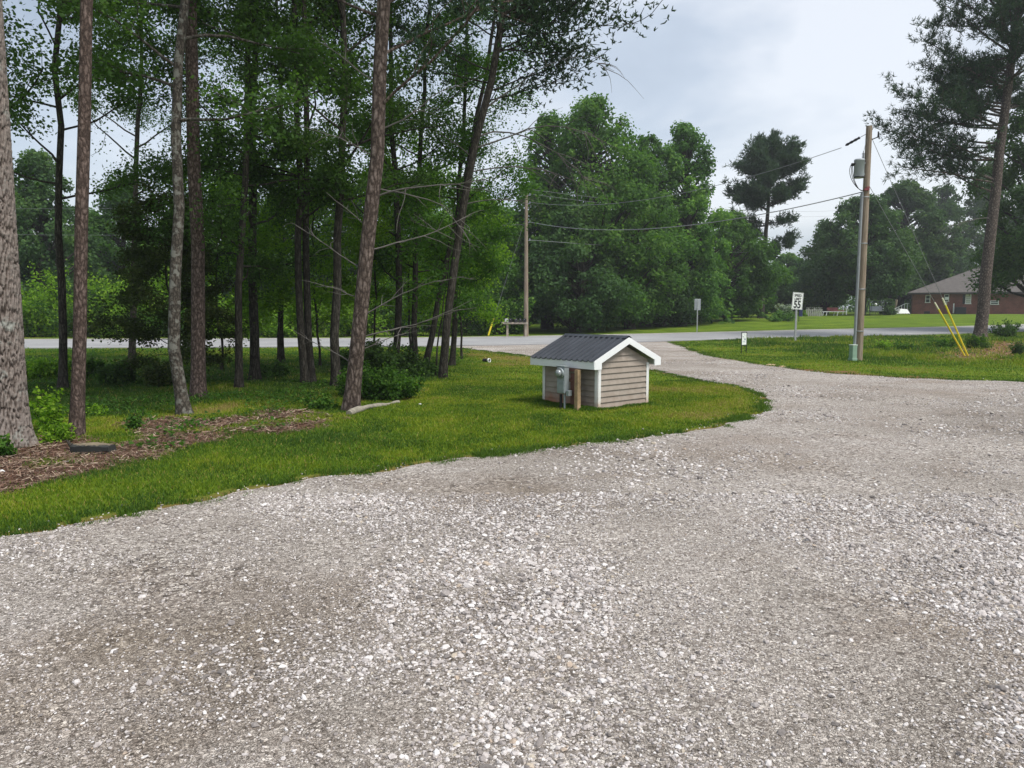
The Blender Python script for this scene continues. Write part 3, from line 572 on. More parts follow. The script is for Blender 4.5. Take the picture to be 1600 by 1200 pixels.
cA = mix(t, r_.outputs[0], r2.outputs[0], 1, 'MULTIPLY'); n3 = N(t, 'ShaderNodeTexNoise', {'Scale': 4, 'Detail': 6, 'Roughness': .7}); L(t, tc.outputs['Object'], n3.inputs['Vector']); r3 = ramp(t, [(.56, (0, 0, 0)), (.66, (1, 1, 1))]); L(t, n3.outputs[0], r3.inputs[0])
L(t, mix(t, cA, (.30, .31, .28), r3.outputs[0]), bb.inputs['Base Color']); bp = N(t, 'ShaderNodeBump', {'Strength': .6, 'Distance': .01}); L(t, n_.outputs[0], bp.inputs['Height']); L(t, bp.outputs[0], bb.inputs['Normal'])
link('trunk', mesh_np('trunk', V, np.stack([i+j, i+j2, i+na_+j2, i+na_+j], -1).reshape(-1, 4), m, rnd=(crk*.8+.2*(fine+.5)).ravel(), smooth=True), root)
rg = np.random.default_rng(5); C = rg.normal(0, 1, (9000, 3))*np.array([1.7, 1.7, 1.6])+np.array([p[0]/p[2]*15, 0, 15.5]); tb_ = []
V, F = leaves(C, .22, rg.normal(size=(9000, 3)), rg, 1.5); link('crown', mesh_np('crown', V, F, NEEDLE, rnd=np.repeat(rg.random(9000), 4)), root)
W_hi = lambda z0, z1, n, Ln: [(z, 3, Ln, .35, None) for z in np.linspace(z0, z1, n)]
GRP = 'trees in the grove beside the lawn'
b, p = dirtree((117, 682), (131, 0)); pinetree('pine_tree', 'slim straight brown pine trunk just right of the thickest trunk', 'tree', b, p, 17, .080, W_hi(10.5, 16.5, 6, 1.8), 3, 5, 11, BK_RED, group=GRP, rtop=.5, wob=.02)
b, p = dirtree((309, 622), (292, 0)); pinetree('pine_tree', 'stout reddish pine trunk right behind the mottled grey trunk', 'tree', b, p, 18, .125, W_hi(10, 17.5, 7, 2.2), 3, 5, 12, BK_RED, group=GRP, rtop=.5, wob=.03)
b, p = dirtree((545, 642), (592, 0))
dead = [(1.15, -.1, 1.9, .35, -.1), (1.5, .1, 1.5, .3, -.2), (1.75, 2.9, 1.0, .5, -.2), (2.2, 2.8, 1.4, .5, -.3), (2.5, .15, 1.9, .32, .1), (2.85, 3.3, .9, .6, .2), (3.3, -.15, 2.2, .25, -.2), (3.45, .3, 1.7, .1, -.6), (3.9, 3.0, 1.3, .45, 0), (.75, 2.9, 1.1, .45, -.1), (.95, .2, 1.0, .3, .1), (4.3, .0, 1.6, .5, -.3), (5.0, 3.2, 1.2, .6, .2)]
pinetree('pine_tree', 'leaning brown pine with bare dead branches rising from the shrubs', 'tree', b, p, 17, .118, [(4.6, 1, 3.0, .45, .1), (5.4, 1, 3.2, .42, -.1), (6.0, 2, 3.2, .5, None), (6.4, 1, 3.6, .35, .0), (6.9, 1, 3.2, .15, .1)]+[(z, 3, 3.4, .4, None) for z in np.linspace(7.2, 16.5, 9)], 4, 9, 13, BK_PINE, dead, GRP, rtop=.55, nlen=.085, nwid=.03, nneed=5, wob=.05, k=20, jit=.17)
b, p = dirtree((690, 594), (782, 0))
dead = [(4.6, .1, 2.6, .35, -.6), (5.1, -.1, 3.3, .5, -.7), (5.35, .15, 3.2, .55, -.9), (5.9, .0, 3.4, .75, -1.3), (3.9, .2, 1.8, .4, -.3), (4.9, 3.0, 1.6, .7, -.3), (3.1, 3.2, 1.2, .5, 0), (2.3, .0, .5, .2, 0)]
pinetree('pine_tree', 'dark pine leaning toward the drive with bare twigs against the sky', 'tree', b, p, 17, .092, [(6.3, 2, 3.1, .3, .0), (6.6, 2, 3.0, .3, 3.1), (7.0, 3, 3.3, .25, .1), (7.4, 4, 3.2, .35, None), (7.9, 3, 3.4, .3, .0)]+[(z, 5, 3.2, .35, None) for z in np.linspace(8, 16.5, 10)], 5, 11, 14, BK_DARK, dead, GRP, rtop=.6, nlen=.085, nwid=.034, nneed=5, wob=.06, k=16, jit=.19)
HW = [  # base px, top px, radius, z0, Rc, nb, leaves, seed, twin, bark, label
 ((97, 607), (104, 0), .08, 3.6, 2.6, 24, 26000, 21, None, BK_DARK, 'thin dark trunk half hidden behind the slim brown pine'),
 ((291, 648), (286, 0), .092, 4.0, 2.3, 20, 20000, 22, None, BK_MOTTLE, 'slender trunk with pale grey mottled lichen bark'),
 ((373, 607), (378, 0), .078, 1.9, 2.1, 30, 26000, 23, None, BK_DARK, 'dark slim trunk with low leafy branches, left of a pair'),
 ((398, 594), (384, 0), .11, 2.2, 2.6, 28, 30000, 24, None, BK_DARK, 'dark trunk with low leaves, right one of a close pair'),
 ((478, 600), (446, 0), .085, 3.4, 2.6, 28, 30000, 25, 1, BK_DARK, 'double stemmed dark tree forking from one foot'),
 ((526, 602), (522, 0), .10, 3.6, 2.3, 26, 26000, 26, None, BK_DARK, 'straight dark trunk directly left of the leaning pine'),
 ((616, 576), (606, 0), .10, 1.9, 2.6, 28, 26000, 27, None, BK_DARK, 'leafy dark tree standing behind the leaning brown pine'),
 ((650, 576), (668, 0), .085, 1.8, 2.5, 28, 26000, 28, 2, BK_DARK, 'leafy forked tree between the two leaning pines'),
 ((-60, 640), (-90, 0), .12, 4.2, 2.8, 24, 24000, 29, None, BK_DARK, 'leafy limbs reaching in from beyond the photo edge'),
 ((205, 566), (214, 0), .10, 4.9, 2.9, 20, 24000, 30, None, BK_DARK, 'thin tree seen between slim pine and mottled trunk near the road'),
 ((440, 566), (425, 0), .09, 3.2, 2.6, 24, 24000, 31, None, BK_DARK, 'slim roadside tree between the close pair and the double stemmed tree'),
 ((705, 572), (735, 0), .08, 2.2, 2.0, 22, 20000, 32, None, BK_DARK, 'leafy slim tree right behind the dark leaning pine'),
]
for (bp_, tp, r, z0, Rc, nb, nl, sd0, tw, bk, lab) in HW:
    b, p = dirtree(bp_, tp)
    tw_ = None if tw is None else ((.10, 0, 8, .13, .05) if tw == 1 else (1.6, .2, 8, .16, .1))
    hardwood('hardwood_tree', lab, 'tree', b, p, 13.5, r, z0, Rc, nb, int(nl*1.05), .07, sd0, LEAF_NEAR if sd0 not in (27, 28, 32) else LEAF_MID, bk, GRP, .2, tw_, el=(-.1, .55) if z0 < 2.5 else (.1, .6))
US = [((345, 578), 5.2, 1.5, 'bright young tree between the stout reddish pine and the close pair'), ((432, 574), 5.6, 1.6, 'bright young tree right of the close pair of trunks'), ((500, 572), 6.0, 1.6, 'bright young tree between the double stemmed tree and the straight dark trunk'), ((585, 570), 6.2, 1.7, 'bright young tree just right of the leaning brown pine'), ((636, 566), 6.6, 1.8, 'bright young tree behind the leafy forked tree'), ((722, 562), 5.4, 1.5, 'bright young tree at the right end of the grove')]
for k, (bp_, Hh, Rc, lab) in enumerate(US):
    b = gnd(*bp_); hardwood('young_tree', lab, 'young tree', b, (.15*math.sin(k*3), 0, Hh), Hh, .035, 1.0, Rc, 26, 10000, .085, 800+k, LEAF_LIME, BK_DARK, 'young trees filling the grove', .16, el=(.0, .6), wob=.04)
b, p = dirtree((678, 590), (700, 400)); hardwood('sapling', 'pencil thin sapling just left of the dark leaning pine', 'tree', b, p, 4.6, .022, 1.3, 1.0, 12, 2600, .09, 33, LEAF_MID, BK_DARK, wob=.02)
b = gnd(270, 604); hardwood('cedar_tree', 'small olive cedar in front of the road, left of the mottled trunk', 'tree', b, (.02, 0, 4), 3.9, .035, .55, 1.25, 60, 30000, .06, 34, CEDAR, BK_DARK, None, .09, el=(-.1, .3), prof=lambda u: (1-u)**.55+.08)

# --- shrubs: foliage on a few stems
def shrub(name, label, base, rx, rz, nl, ls, seed, mat, cat='shrub', group=None, stems=7, n=9, zc=None):
    rg = np.random.default_rng(seed); root = thing(name, label, cat, base, 0, group); tb = MB(); Cs = []
    segs = []; ns = max(14, n*2); k_ = 0
    for k in range(ns):
        a = rg.random()*6.28; e = rg.uniform(.15, 1.45); L_ = rg.uniform(.55, 1.15); d0 = np.array([math.cos(a)*math.cos(e)*rx, math.sin(a)*math.cos(e)*rx, math.sin(e)*rz])
        p0 = np.array([rg.normal(0, .22*rx), rg.normal(0, .22*rx), -.03]); T = polyline(p0, unit(d0+np.array([0, 0, .5*rz])), np.linalg.norm(d0)*L_, 6, rg, .16, -.35); tb.tube(T, np.linspace(.008+.006*rx, .003, 6), 4, False); segs.append(T)
        for q in range(3): i0 = rg.integers(1, 5); B_ = polyline(T[i0], unit(T[i0+1]-T[i0])+rg.normal(0, .6, 3), np.linalg.norm(d0)*rg.uniform(.2, .4), 4, rg, .2, 0); segs.append(B_)
    A = np.vstack([T[:-1] for T in segs]); B2 = np.vstack([T[1:] for T in segs]); wl_ = np.linalg.norm(B2-A, axis=1); ch = rg.choice(len(A), nl, p=wl_/wl_.sum()); tt = rg.random((nl, 1)); off = rg.normal(0, .055*rx+.025, (nl, 3))
    C = A[ch]*(1-tt)+B2[ch]*tt+off; ok = C[:, 2] > .02; C = C[ok]; d = unit(off[ok]); m_ = len(C)
    V, F = leaves(C, ls, d*.6+np.array([0, 0, .6])+rg.normal(0, .5, (m_, 3)), rg)
    link('stems', tb.mesh('stems', BK_DARK, True), root); root.children[0].name = 'stem'
    link('foliage', mesh_np('foliage', V, F, mat, rnd=np.repeat(np.clip(rg.normal(.5, .25, m_), 0, 1), 4)), root); return root
SH = [  # px, py, rx, rz, nl, ls, mat, label
 (594, 624, .62, .62, 5200, .055, LEAF_MID, 'leafy shrub over the fallen log at the foot of the leaning pine'),
 (622, 622, .45, .50, 4200, .055, LEAF_MID, 'low leafy shrub at the right end of the fallen log'),
 (555, 622, .42, .55, 3600, .055, LEAF_MID, 'bush wrapped round the foot of the leaning brown pine'),
 (610, 590, .85, 1.05, 7000, .075, LEAF_NEAR, 'taller dark shrub growing behind the leaning pine'),
 (560, 582, .7, .75, 5000, .075, LEAF_NEAR, 'dark shrub between straight dark trunk and leaning pine'),
 (655, 590, .55, .5, 3600, .065, LEAF_NEAR, 'low dark shrub at the foot of the forked tree'),
 (505, 640, .30, .24, 1500, .05, LEAF_MID, 'small weedy bush at the mulch edge left of the leaning pine'),
 (425, 588, .4, .5, 2400, .06, LEAF_NEAR, 'small bush between the close pair and the double stemmed tree'),
 (78, 672, .26, .62, 1500, .06, LEAF_LIME, 'bright leafy seedling climbing beside the thickest trunk'),
 (92, 690, .22, .26, 900, .05, LEAF_LIME, 'low bright seedling between thickest trunk and slim pine'),
 (2, 712, .2, .24, 800, .06, LEAF_MID, 'clump of green leaves at the left foot of the thickest trunk'),
 (150, 650, .2, .2, 600, .045, LEAF_LIME, 'little bright seedling right of the slim brown pine'),
 (208, 672, .12, .36, 600, .045, LEAF_MID, 'upright green seedling in the pine straw'),
 (190, 600, .45, .55, 3500, .07, LEAF_NEAR, 'dark low bush left of the small cedar'),
 (250, 604, .5, .6, 3800, .06, CEDAR, 'dark bush hugging the foot of the small cedar'),
 (70, 590, .7, .5, 3600, .08, LEAF_LIME, 'green brush between thickest trunk and thin dark trunk'),
 (140, 588, .5, .45, 2600, .07, LEAF_MID, 'green brush behind the slim brown pine'),
 (1528, 545, .5, .55, 2400, .07, LEAF_MID, 'weedy bush at the foot of the tall pine beside yellow guards'),
 (1575, 527, .9, .9, 3600, .09, LEAF_NEAR, 'dark weeds right of the tall pine by the road'),
 (1592, 556, .3, .55, 1400, .06, LEAF_DARK, 'dark little bush on the bare red soil'),
 (1470, 545, .7, .5, 2600, .07, LEAF_MID, 'rough weeds left of the yellow guards'),
 (1415, 548, .6, .35, 2200, .07, LEAF_MID, 'rough weeds right of the transformer pole'),
 (1380, 545, .5, .3, 1800, .07, LEAF_LIME, 'yellowish weeds near the transformer pole'),
]
for k, (px, py, rx, rz, nl, ls, mt, lab) in enumerate(SH): shrub('shrub', lab, gnd(px, py), rx, rz, nl, ls, 300+k, mt)
# woodland floor plants, fallen leaves
rg = np.random.default_rng(9); P = view_pts(150000, 8.5, 30, .6, 1.2); P = P[(zone_at(P, 1) > .35) | ((zone_at(P, 0) > .3) & (fbm(P, 2.5, 75) > .56)) | ((P[:, 1] > 20) & (P[:, 0] < -1.5))]; P = P[~inpoly(P, GRAVEL) & ~inpoly(P, roadpoly)]; P = P[fbm(P, .9, 71) > .47][:26000]
n = len(P); C = np.column_stack([P, ground_z(P)+rg.uniform(.02, .22, n)*fbm(P, .6, 72)]); V, F = leaves(C, .06, rg.normal(0, .4, (n, 3))+np.array([0, 0, 1]), rg)
tag(link('undergrowth', mesh_np('undergrowth', V, F, LEAF_MID, rnd=np.repeat(np.clip(rg.normal(.4, .25, n), 0, 1), 4))), 'low leafy ground cover on the woodland floor', 'ground cover', kind='stuff')
STRAW, t, bb = newmat('straw and bark litter', .9, .1); a_ = N(t, 'ShaderNodeAttribute', attribute_name='rnd'); r_ = ramp(t, [(0, (.07, .045, .033)), (.4, (.15, .09, .065)), (.75, (.24, .165, .12)), (1, (.42, .34, .26))]); L(t, a_.outputs['Fac'], r_.inputs[0]); L(t, r_.outputs[0], bb.inputs['Base Color'])
P = np.vstack([view_pts(260000, 6, 17, .8, 1.15), view_pts(60000, 20, 40, .8)]); P = P[(zone_at(P, 0) > .3) & (zone_at(P, 0)*.8 > rng.random(len(P)))]; n = len(P)
a = rng.random(n)*6.283; ln = rng.uniform(.03, .11, n)*np.clip(P[:, 1]/9, 1, 2); C = np.column_stack([P, ground_z(P)+rng.uniform(.002, .03, n)]); dv = np.stack([np.cos(a), np.sin(a), rng.normal(0, .22, n)], 1)*ln[:, None]*.5; wv_ = np.stack([-np.sin(a), np.cos(a), rng.normal(0, .4, n)], 1)*(rng.uniform(.0015, .0055, n)*np.clip(P[:, 1]/9, 1, 2))[:, None]
V = np.stack([C-dv-wv_, C+dv-wv_, C+dv+wv_, C-dv+wv_], 1).reshape(-1, 3)
tag(link('pine_straw', mesh_np('pine_straw', V, np.arange(4*n).reshape(n, 4), STRAW, rnd=np.repeat(rng.random(n), 4))), 'reddish brown pine straw and bark litter under the trees', 'mulch', kind='stuff')

# --- woods across the road
def farbase(px, Y): q = at(px, 482, Y); return np.array([q[0], Y, float(terr(q[0], Y))])
def hgt(py, Y): return at(800, py, Y)[2]
FT = [  # px, Y, top py, crown radius, low z, nclumps, leaves, leaf size, mat, label
 (925, 54, 152, 5.0, .6, 60, 40000, .26, LEAF_FAR, 'tallest broad green tree behind the road, right of mailbox pole'),
 (1064, 60, 194, 3.5, 1.5, 34, 22000, .26, LEAF_FAR, 'airy tree with open top, second right of the mailbox pole'),
 (856, 56, 178, 3.0, 1.0, 34, 18000, .26, LEAF_MID, 'yellower tree rising right beside the mailbox pole'),
 (1008, 59, 212, 3.3, 1.0, 34, 20000, .26, LEAF_FAR, 'full green tree between the tallest tree and the airy topped tree'),
 (985, 55, 262, 3.6, .3, 34, 24000, .24, LEAF_FAR, 'lower round tree in front of the tallest green tree'),
 (900, 50, 320, 3.0, .1, 30, 22000, .24, LEAF_DARK, 'dense dark tree right of mailbox pole, foliage to the ground'),
 (1075, 62, 300, 3.6, .1, 32, 22000, .26, LEAF_FAR, 'dense tree directly behind the back-facing road sign'),
 (1140, 67, 335, 3.6, .2, 30, 20000, .28, LEAF_FAR, 'mid green tree right of the back-facing road sign'),
 (1165, 76, 372, 3.6, .2, 24, 14000, .30, LEAF_MID, 'low bright tree under the lone pine'),
 (1030, 58, 400, 2.6, .1, 24, 16000, .24, LEAF_DARK, 'dark low tree left of the back-facing road sign'),
 (800, 54, 330, 2.6, .2, 26, 15000, .26, LEAF_FAR, 'green tree left of the mailbox pole'),
 (745, 52, 300, 3.2, .2, 30, 18000, .26, LEAF_FAR, 'green tree across the road behind dark leaning pine'),
 (670, 55, 270, 3.4, .3, 30, 17000, .26, LEAF_FAR, 'tree across the road behind the forked tree'),
 (600, 54, 250, 3.4, .3, 30, 17000, .26, LEAF_DARK, 'tree across the road right of the leaning brown pine'),
 (520, 56, 265, 3.4, .3, 30, 17000, .26, LEAF_FAR, 'tree across the road behind the straight dark trunk'),
 (440, 54, 300, 3.4, .3, 28, 16000, .26, LEAF_FAR, 'tree across the road behind the double stemmed tree'),
 (365, 57, 270, 3.2, .3, 28, 16000, .26, LEAF_FAR, 'tree across the road behind the close pair'),
 (285, 56, 330, 3.4, .3, 28, 16000, .26, LEAF_FAR, 'tree across the road behind the mottled trunk'),
 (200, 58, 285, 3.0, .3, 28, 16000, .26, LEAF_MID, 'rounded light tree showing between slim pine and mottled trunk'),
 (150, 62, 330, 3.6, .3, 28, 16000, .28, LEAF_DARK, 'dark tree across the road right of slim brown pine'),
 (70, 50, 240, 3.6, .3, 30, 18000, .26, LEAF_DARK, 'tall dark tree between thickest trunk and slim pine'),
 (-20, 52, 225, 3.8, .3, 30, 18000, .26, LEAF_DARK, 'tall dark tree behind the thickest trunk'),
 (1230, 105, 398, 4.2, .2, 24, 12000, .42, LEAF_FAR, 'small distant tree left of the speed limit sign, in the gap'),
 (1265, 98, 408, 3.8, .2, 24, 12000, .40, LEAF_FAR, 'small distant tree just right of the gap of sky'),
 (1195, 92, 430, 4.0, .2, 24, 12000, .40, LEAF_DARK, 'low dark tree behind the lone pine foot'),
 (1290, 88, 350, 3.0, .6, 26, 14000, .34, LEAF_DARK, 'smaller dark tree at the left flank of the big yard trees'),
 (1345, 80, 308, 5.2, 1.9, 46, 32000, .32, LEAF_DARK, 'big yard tree with a thick dark trunk right behind the transformer pole'),
 (1405, 98, 285, 6.8, 1.8, 56, 34000, .40, LEAF_DARK, 'biggest domed yard tree right of the transformer pole'),
 (1465, 118, 292, 6.2, 1.0, 44, 26000, .40, LEAF_DARK, 'tall dark tree rising behind the brick house left end'),
 (1540, 124, 250, 7.5, 1.0, 44, 26000, .42, LEAF_DARK, 'tall dark tree rising behind the brick house roof peak'),
 (1620, 130, 230, 8.0, 1.0, 44, 24000, .42, LEAF_DARK, 'tall dark tree behind the brick house right end'),
]
for k, (px, Y, ty, Rc, zl, nc, nl, ls, mt, lab) in enumerate(FT):
    bs = farbase(px, Y); Hh = hgt(ty, Y)-bs[2]
    clumptree('broadleaf_tree', lab, 'tree', bs, Hh, .22+.012*Hh, min(zl, 2.5), rclumps(500+k, Hh, zl+.8, Rc*1.06, int(nc*2.6), .38, 1.15 if Rc < 5 else 1.55), int(nl*1.25), ls*.92, 600+k, mt, group='trees beyond the road')
rg = np.random.default_rng(44); CC = []; 
for k in range(520):
    px = rg.uniform(-500, 2100); Y = rg.uniform(118, 150) if px > 1120 else rg.uniform(66, 84); q = farbase(px, Y); top = 9.0 if px > 1120 else 8.0
    for z in np.arange(.8, rg.uniform(.6, 1.0)*top, 2.0): CC.append((q[0]+rg.normal(0, 1.2), q[1]+rg.normal(0, 1.5), q[2]+z, rg.uniform(1.3, 2.3)))
CC = np.array(CC); ch = rg.integers(0, len(CC), 150000); d = unit(rg.normal(size=(150000, 3))); C = CC[ch, :3]+d*(CC[ch, 3]*rg.beta(4, 1.3, 150000))[:, None]
V, F = leaves(C, .48, d*.7+np.array([0, 0, .5])+rg.normal(0, .5, C.shape), rg)
tag(link('distant_woods', mesh_np('distant_woods', V, F, LEAF_FAR, rnd=np.repeat(rg.random(len(C)), 4))), 'far-off wood closing the view behind the yards and fields', 'woods', kind='stuff')
# roadside brush across the road
BR = [(20, 43.5, 2.2, 3.0, LEAF_LIME), (75, 44, 2.4, 4.0, LEAF_LIME), (135, 44, 2.3, 2.9, LEAF_MID), (185, 43.6, 2.2, 3.9, LEAF_LIME), (232, 45, 2.6, 5.0, LEAF_LIME), (285, 43.4, 1.8, 2.2, LEAF_MID), (330, 43.8, 2.2, 3.4, LEAF_LIME), (395, 43.4, 1.9, 2.8, LEAF_LIME), (440, 43.2, 1.6, 1.3, LEAF_LIME), (490, 43.6, 2.0, 3.0, LEAF_LIME), (560, 44.5, 2.2, 3.6, LEAF_LIME), (630, 45, 2.2, 4.4, LEAF_MID), (690, 45.5, 2.0, 3.4, LEAF_LIME), (745, 46, 2.0, 3.6, LEAF_MID), (790, 47.5, 1.7, 3.0, LEAF_FAR)]
wh = ['behind the thickest trunk', 'left of the thin dark trunk', 'right of the slim brown pine', 'left of the small cedar', 'behind the small cedar, tallest of the lime bushes', 'between mottled trunk and cedar', 'right of the stout reddish pine', 'behind the close pair of trunks', 'low, right of the close pair', 'behind the double stemmed tree', 'left of the leaning brown pine', 'right of the leaning brown pine', 'left of the dark leaning pine', 'right of the dark leaning pine', 'behind the mailbox stand']
for k, (px, Y, rx, rz, mt) in enumerate(BR): shrub('roadside_bush', 'bushy roadside brush across the road, '+wh[k], farbase(px, Y), rx, rz, 5200, .17, 700+k, mt, 'bush', 'roadside bushes across the road', 9, 14)
# lone pine and the tall pine on the right
bs = farbase(1190, 72); Hp = hgt(232, 72)-bs[2]; z_ = lambda py: hgt(py, 72)-bs[2]
lw = [(z_(402), 1, 2.6, -.1, .1), (z_(388), 2, 3.0, .05, .0), (z_(372), 1, 2.2, .05, 3.1), (z_(352), 3, 4.0, .02, 3.1), (z_(345), 1, 2.4, .1, .1), (z_(330), 3, 3.6, .1, 3.1), (z_(322), 4, 3.3, .3, .0), (z_(306), 6, 3.3, .15, None), (z_(298), 6, 3.5, .3, None), (z_(288), 7, 3.5, .35, None), (z_(278), 7, 3.4, .45, None), (z_(270), 7, 3.1, .6, None), (z_(262), 7, 2.7, .75, None), (z_(254), 7, 2.1, .95, None), (z_(247), 6, 1.6, 1.15, None)]
pinetree('pine_tree', 'lone round headed dark pine standing clear against the sky', 'tree', bs, (.5, 0, Hp), Hp-.6, .30, lw, 4, 11, 41, BK_DARK, None, None, .3, .36, .07, 6, .04, 12, .16)
bs = gnd(1530, 529); q = at(1592, 0, bs[1]); p = q-bs; z2 = lambda py: at(1560, py, bs[1])[2]-bs[2]
wl = [(z2(300), 1, 3.6, .02, 2.9), (z2(275), 2, 4.8, .0, 3.1), (z2(250), 3, 4.8, .06, 3.2), (z2(225), 3, 5.2, .08, 3.1), (z2(200), 4, 5.2, .1, 3.0), (z2(180), 3, 4.6, .15, 3.2), (z2(165), 3, 4.2, .2, 3.1), (z2(160), 3, 3.4, .25, .1), (z2(140), 4, 4.0, .2, 3.1), (z2(130), 3, 4.0, .25, None), (z2(110), 6, 4.2, .25, None), (z2(85), 7, 4.2, .28, None), (z2(60), 7, 4.1, .3, None), (z2(38), 7, 4.1, .3, None), (z2(18), 6, 4.0, .35, None), (z2(0), 5, 4.0, .4, None), (z2(-40), 5, 3.6, .5, None), (z2(-80), 5, 2.8, .7, None), (z2(-110), 4, 1.8, .9, None)]
dead = [(z2(y), az, Ln, e, dr_) for (y, az, Ln, e, dr_) in [(363, 3.0, 1.0, .15, -.3), (342, 3.2, 3.6, .25, -1.2), (300, 3.0, 1.5, .3, -.6), (280, 3.2, 4.0, .3, -.9), (262, 3.0, 1.6, .35, -.6), (245, 3.2, 1.8, .4, -.8), (232, 2.9, 2.2, .5, -.9), (205, 3.1, 1.8, 1.0, -.5), (182, 3.3, 1.6, .4, -.6)]]
pinetree('pine_tree', 'tall pine with bare lower trunk standing right of the yellow guards', 'tree', bs, p, 20.5, .30, wl, 3, 17, 42, barkmat('grey brown pine bark', (.10, .08, .07), (.22, .18, .16), 5, .5), dead, None, .45, .22, .034, 7, .05, 16, .13)
bs = farbase(1618, 46)
clumptree('broadleaf_tree', 'dark leafy tree hanging in at the right, behind the tall pine', 'tree', bs, 16, .3, 2.0, [c for c in rclumps(91, 16, 2.9, 4.0, 100, .5, 1.2)], 44000, .19, 92, LEAF_DARK, group='trees beyond the road')

# ------------------------------------------------------------------ well house
WHITE = simple('white painted trim', (.78, .80, .80), .5, .04, 5); 
def Wp(u, v, z): return np.array([SC[0]+U[0]*u+Vv[0]*v, SC[1]+U[1]*u+Vv[1]*v, z])
# local frame: x along the gable wall, y along the long wall away from the camera
well = thing('well_house', 'tiny vinyl sided well house with a dark metal roof on the lawn', 'well house', (SC[0], SC[1], 0), rot)
WX, WY, ZE, ZR = 1.24, 1.25, .715, 1.145; ov, og = .20, .10; slope = (ZR-.79)/(WX/2+ov)
m, t, bb = newmat('taupe vinyl siding', .55, .3); tc = N(t, 'ShaderNodeTexCoord'); sp = N(t, 'ShaderNodeSeparateXYZ'); L(t, tc.outputs['Object'], sp.inputs[0])
n_ = N(t, 'ShaderNodeTexNoise', {'Scale': 7, 'Detail': 6, 'Roughness': .65}); L(t, tc.outputs['Object'], n_.inputs['Vector'])
rc = ramp(t, [(.3, (.27, .225, .185)), (.7, (.36, .31, .262))]); L(t, n_.outputs[0], rc.inputs[0])
# red clay splashed on the foot of the left wall
mz = N(t, 'ShaderNodeMath', operation='MULTIPLY_ADD'); L(t, n_.outputs[0], mz.inputs[0]); mz.inputs[1].default_value = .35; L(t, sp.outputs[2], mz.inputs[2])
rz_ = ramp(t, [(.18, (1, 1, 1)), (.42, (0, 0, 0))]); L(t, mz.outputs[0], rz_.inputs[0]); my = N(t, 'ShaderNodeMath', operation='MULTIPLY_ADD'); L(t, sp.outputs[1], my.inputs[0]); my.inputs[1].default_value = 1.1; my.inputs[2].default_value = .12; my.use_clamp = True
mm = N(t, 'ShaderNodeMath', operation='MULTIPLY'); L(t, rz_.outputs[0], mm.inputs[0]); L(t, my.outputs[0], mm.inputs[1])
L(t, mix(t, rc.outputs[0], (.34, .14, .07), mm.outputs[0]), bb.inputs['Base Color']); SID = m
def siding(length, to, nrm, zmax):
    """lap siding as real sloped boards; to(s, out, z) -> point"""
    mb = MB(); c = .093; z = .02
    while z < zmax(length/2)-.01:
        z1 = z+c
        def lim(zz):
            if zz <= zmax(0): return 0, length
            h = (zz-zmax(0))/(zmax(length/2)-zmax(0)); return length/2*h, length-length/2*h
        z1 = min(z1, zmax(length/2)-.004)
        (a0, b0), (a1, b1) = lim(z), lim(z1)
        V = [to(a0, .022, z), to(b0, .022, z), to(b1, .001, z1), to(a1, .001, z1), to(a0, 0, z), to(b0, 0, z)]
        mb.add(V, [[0, 1, 2, 3], [4, 5, 1, 0]]); z += c
    return mb
flat = lambda s: ZE
gab = lambda s: ZE+.02+slope*min(s, WX-s)+.02
siding(WX, lambda s, o, z: (s, -o, z), None, gab).build('gable_siding', SID, well)
siding(WX, lambda s, o, z: (WX-s, WY+o, z), None, gab).build('gable_siding', SID, well)
siding(WY, lambda s, o, z: (-o, WY-s, z), None, flat).build('side_siding', SID, well)
siding(WY, lambda s, o, z: (WX+o, s, z), None, flat).build('side_siding', SID, well)
TRIM, t, bb = newmat('mud splashed white trim', .55, .3); tc = N(t, 'ShaderNodeTexCoord'); sp = N(t, 'ShaderNodeSeparateXYZ'); L(t, tc.outputs['Object'], sp.inputs[0]); n_ = N(t, 'ShaderNodeTexNoise', {'Scale': 16, 'Detail': 6, 'Roughness': .7}); L(t, tc.outputs['Object'], n_.inputs['Vector']); ad = N(t, 'ShaderNodeMath', operation='MULTIPLY_ADD'); L(t, n_.outputs[0], ad.inputs[0]); ad.inputs[1].default_value = .35; L(t, sp.outputs[2], ad.inputs[2]); r_ = ramp(t, [(.16, (.42, .28, .18)), (.34, (.70, .68, .63)), (.6, (.76, .77, .76))]); L(t, ad.outputs[0], r_.inputs[0]); L(t, r_.outputs[0], bb.inputs['Base Color'])
for cx_, cy_ in ((0, 0), (WX, 0), (0, WY), (WX, WY)):
    sx_, sy_ = (-1 if cx_ == 0 else 1), (-1 if cy_ == 0 else 1); mb = MB()
    mb.box((cx_+sx_*.010-sx_*.03, cy_+sy_*.019, .36), (.062, .006, .70)); mb.box((cx_+sx_*.019, cy_+sy_*.010-sy_*.028, .36), (.006, .058, .70))
    mb.build('corner_trim', TRIM, well)
core = MB(); core.box((WX/2, WY/2, .36), (WX-.02, WY-.02, .70)); core.build('foundation', simple('block foundation', (.3, .25, .2), .9), well)
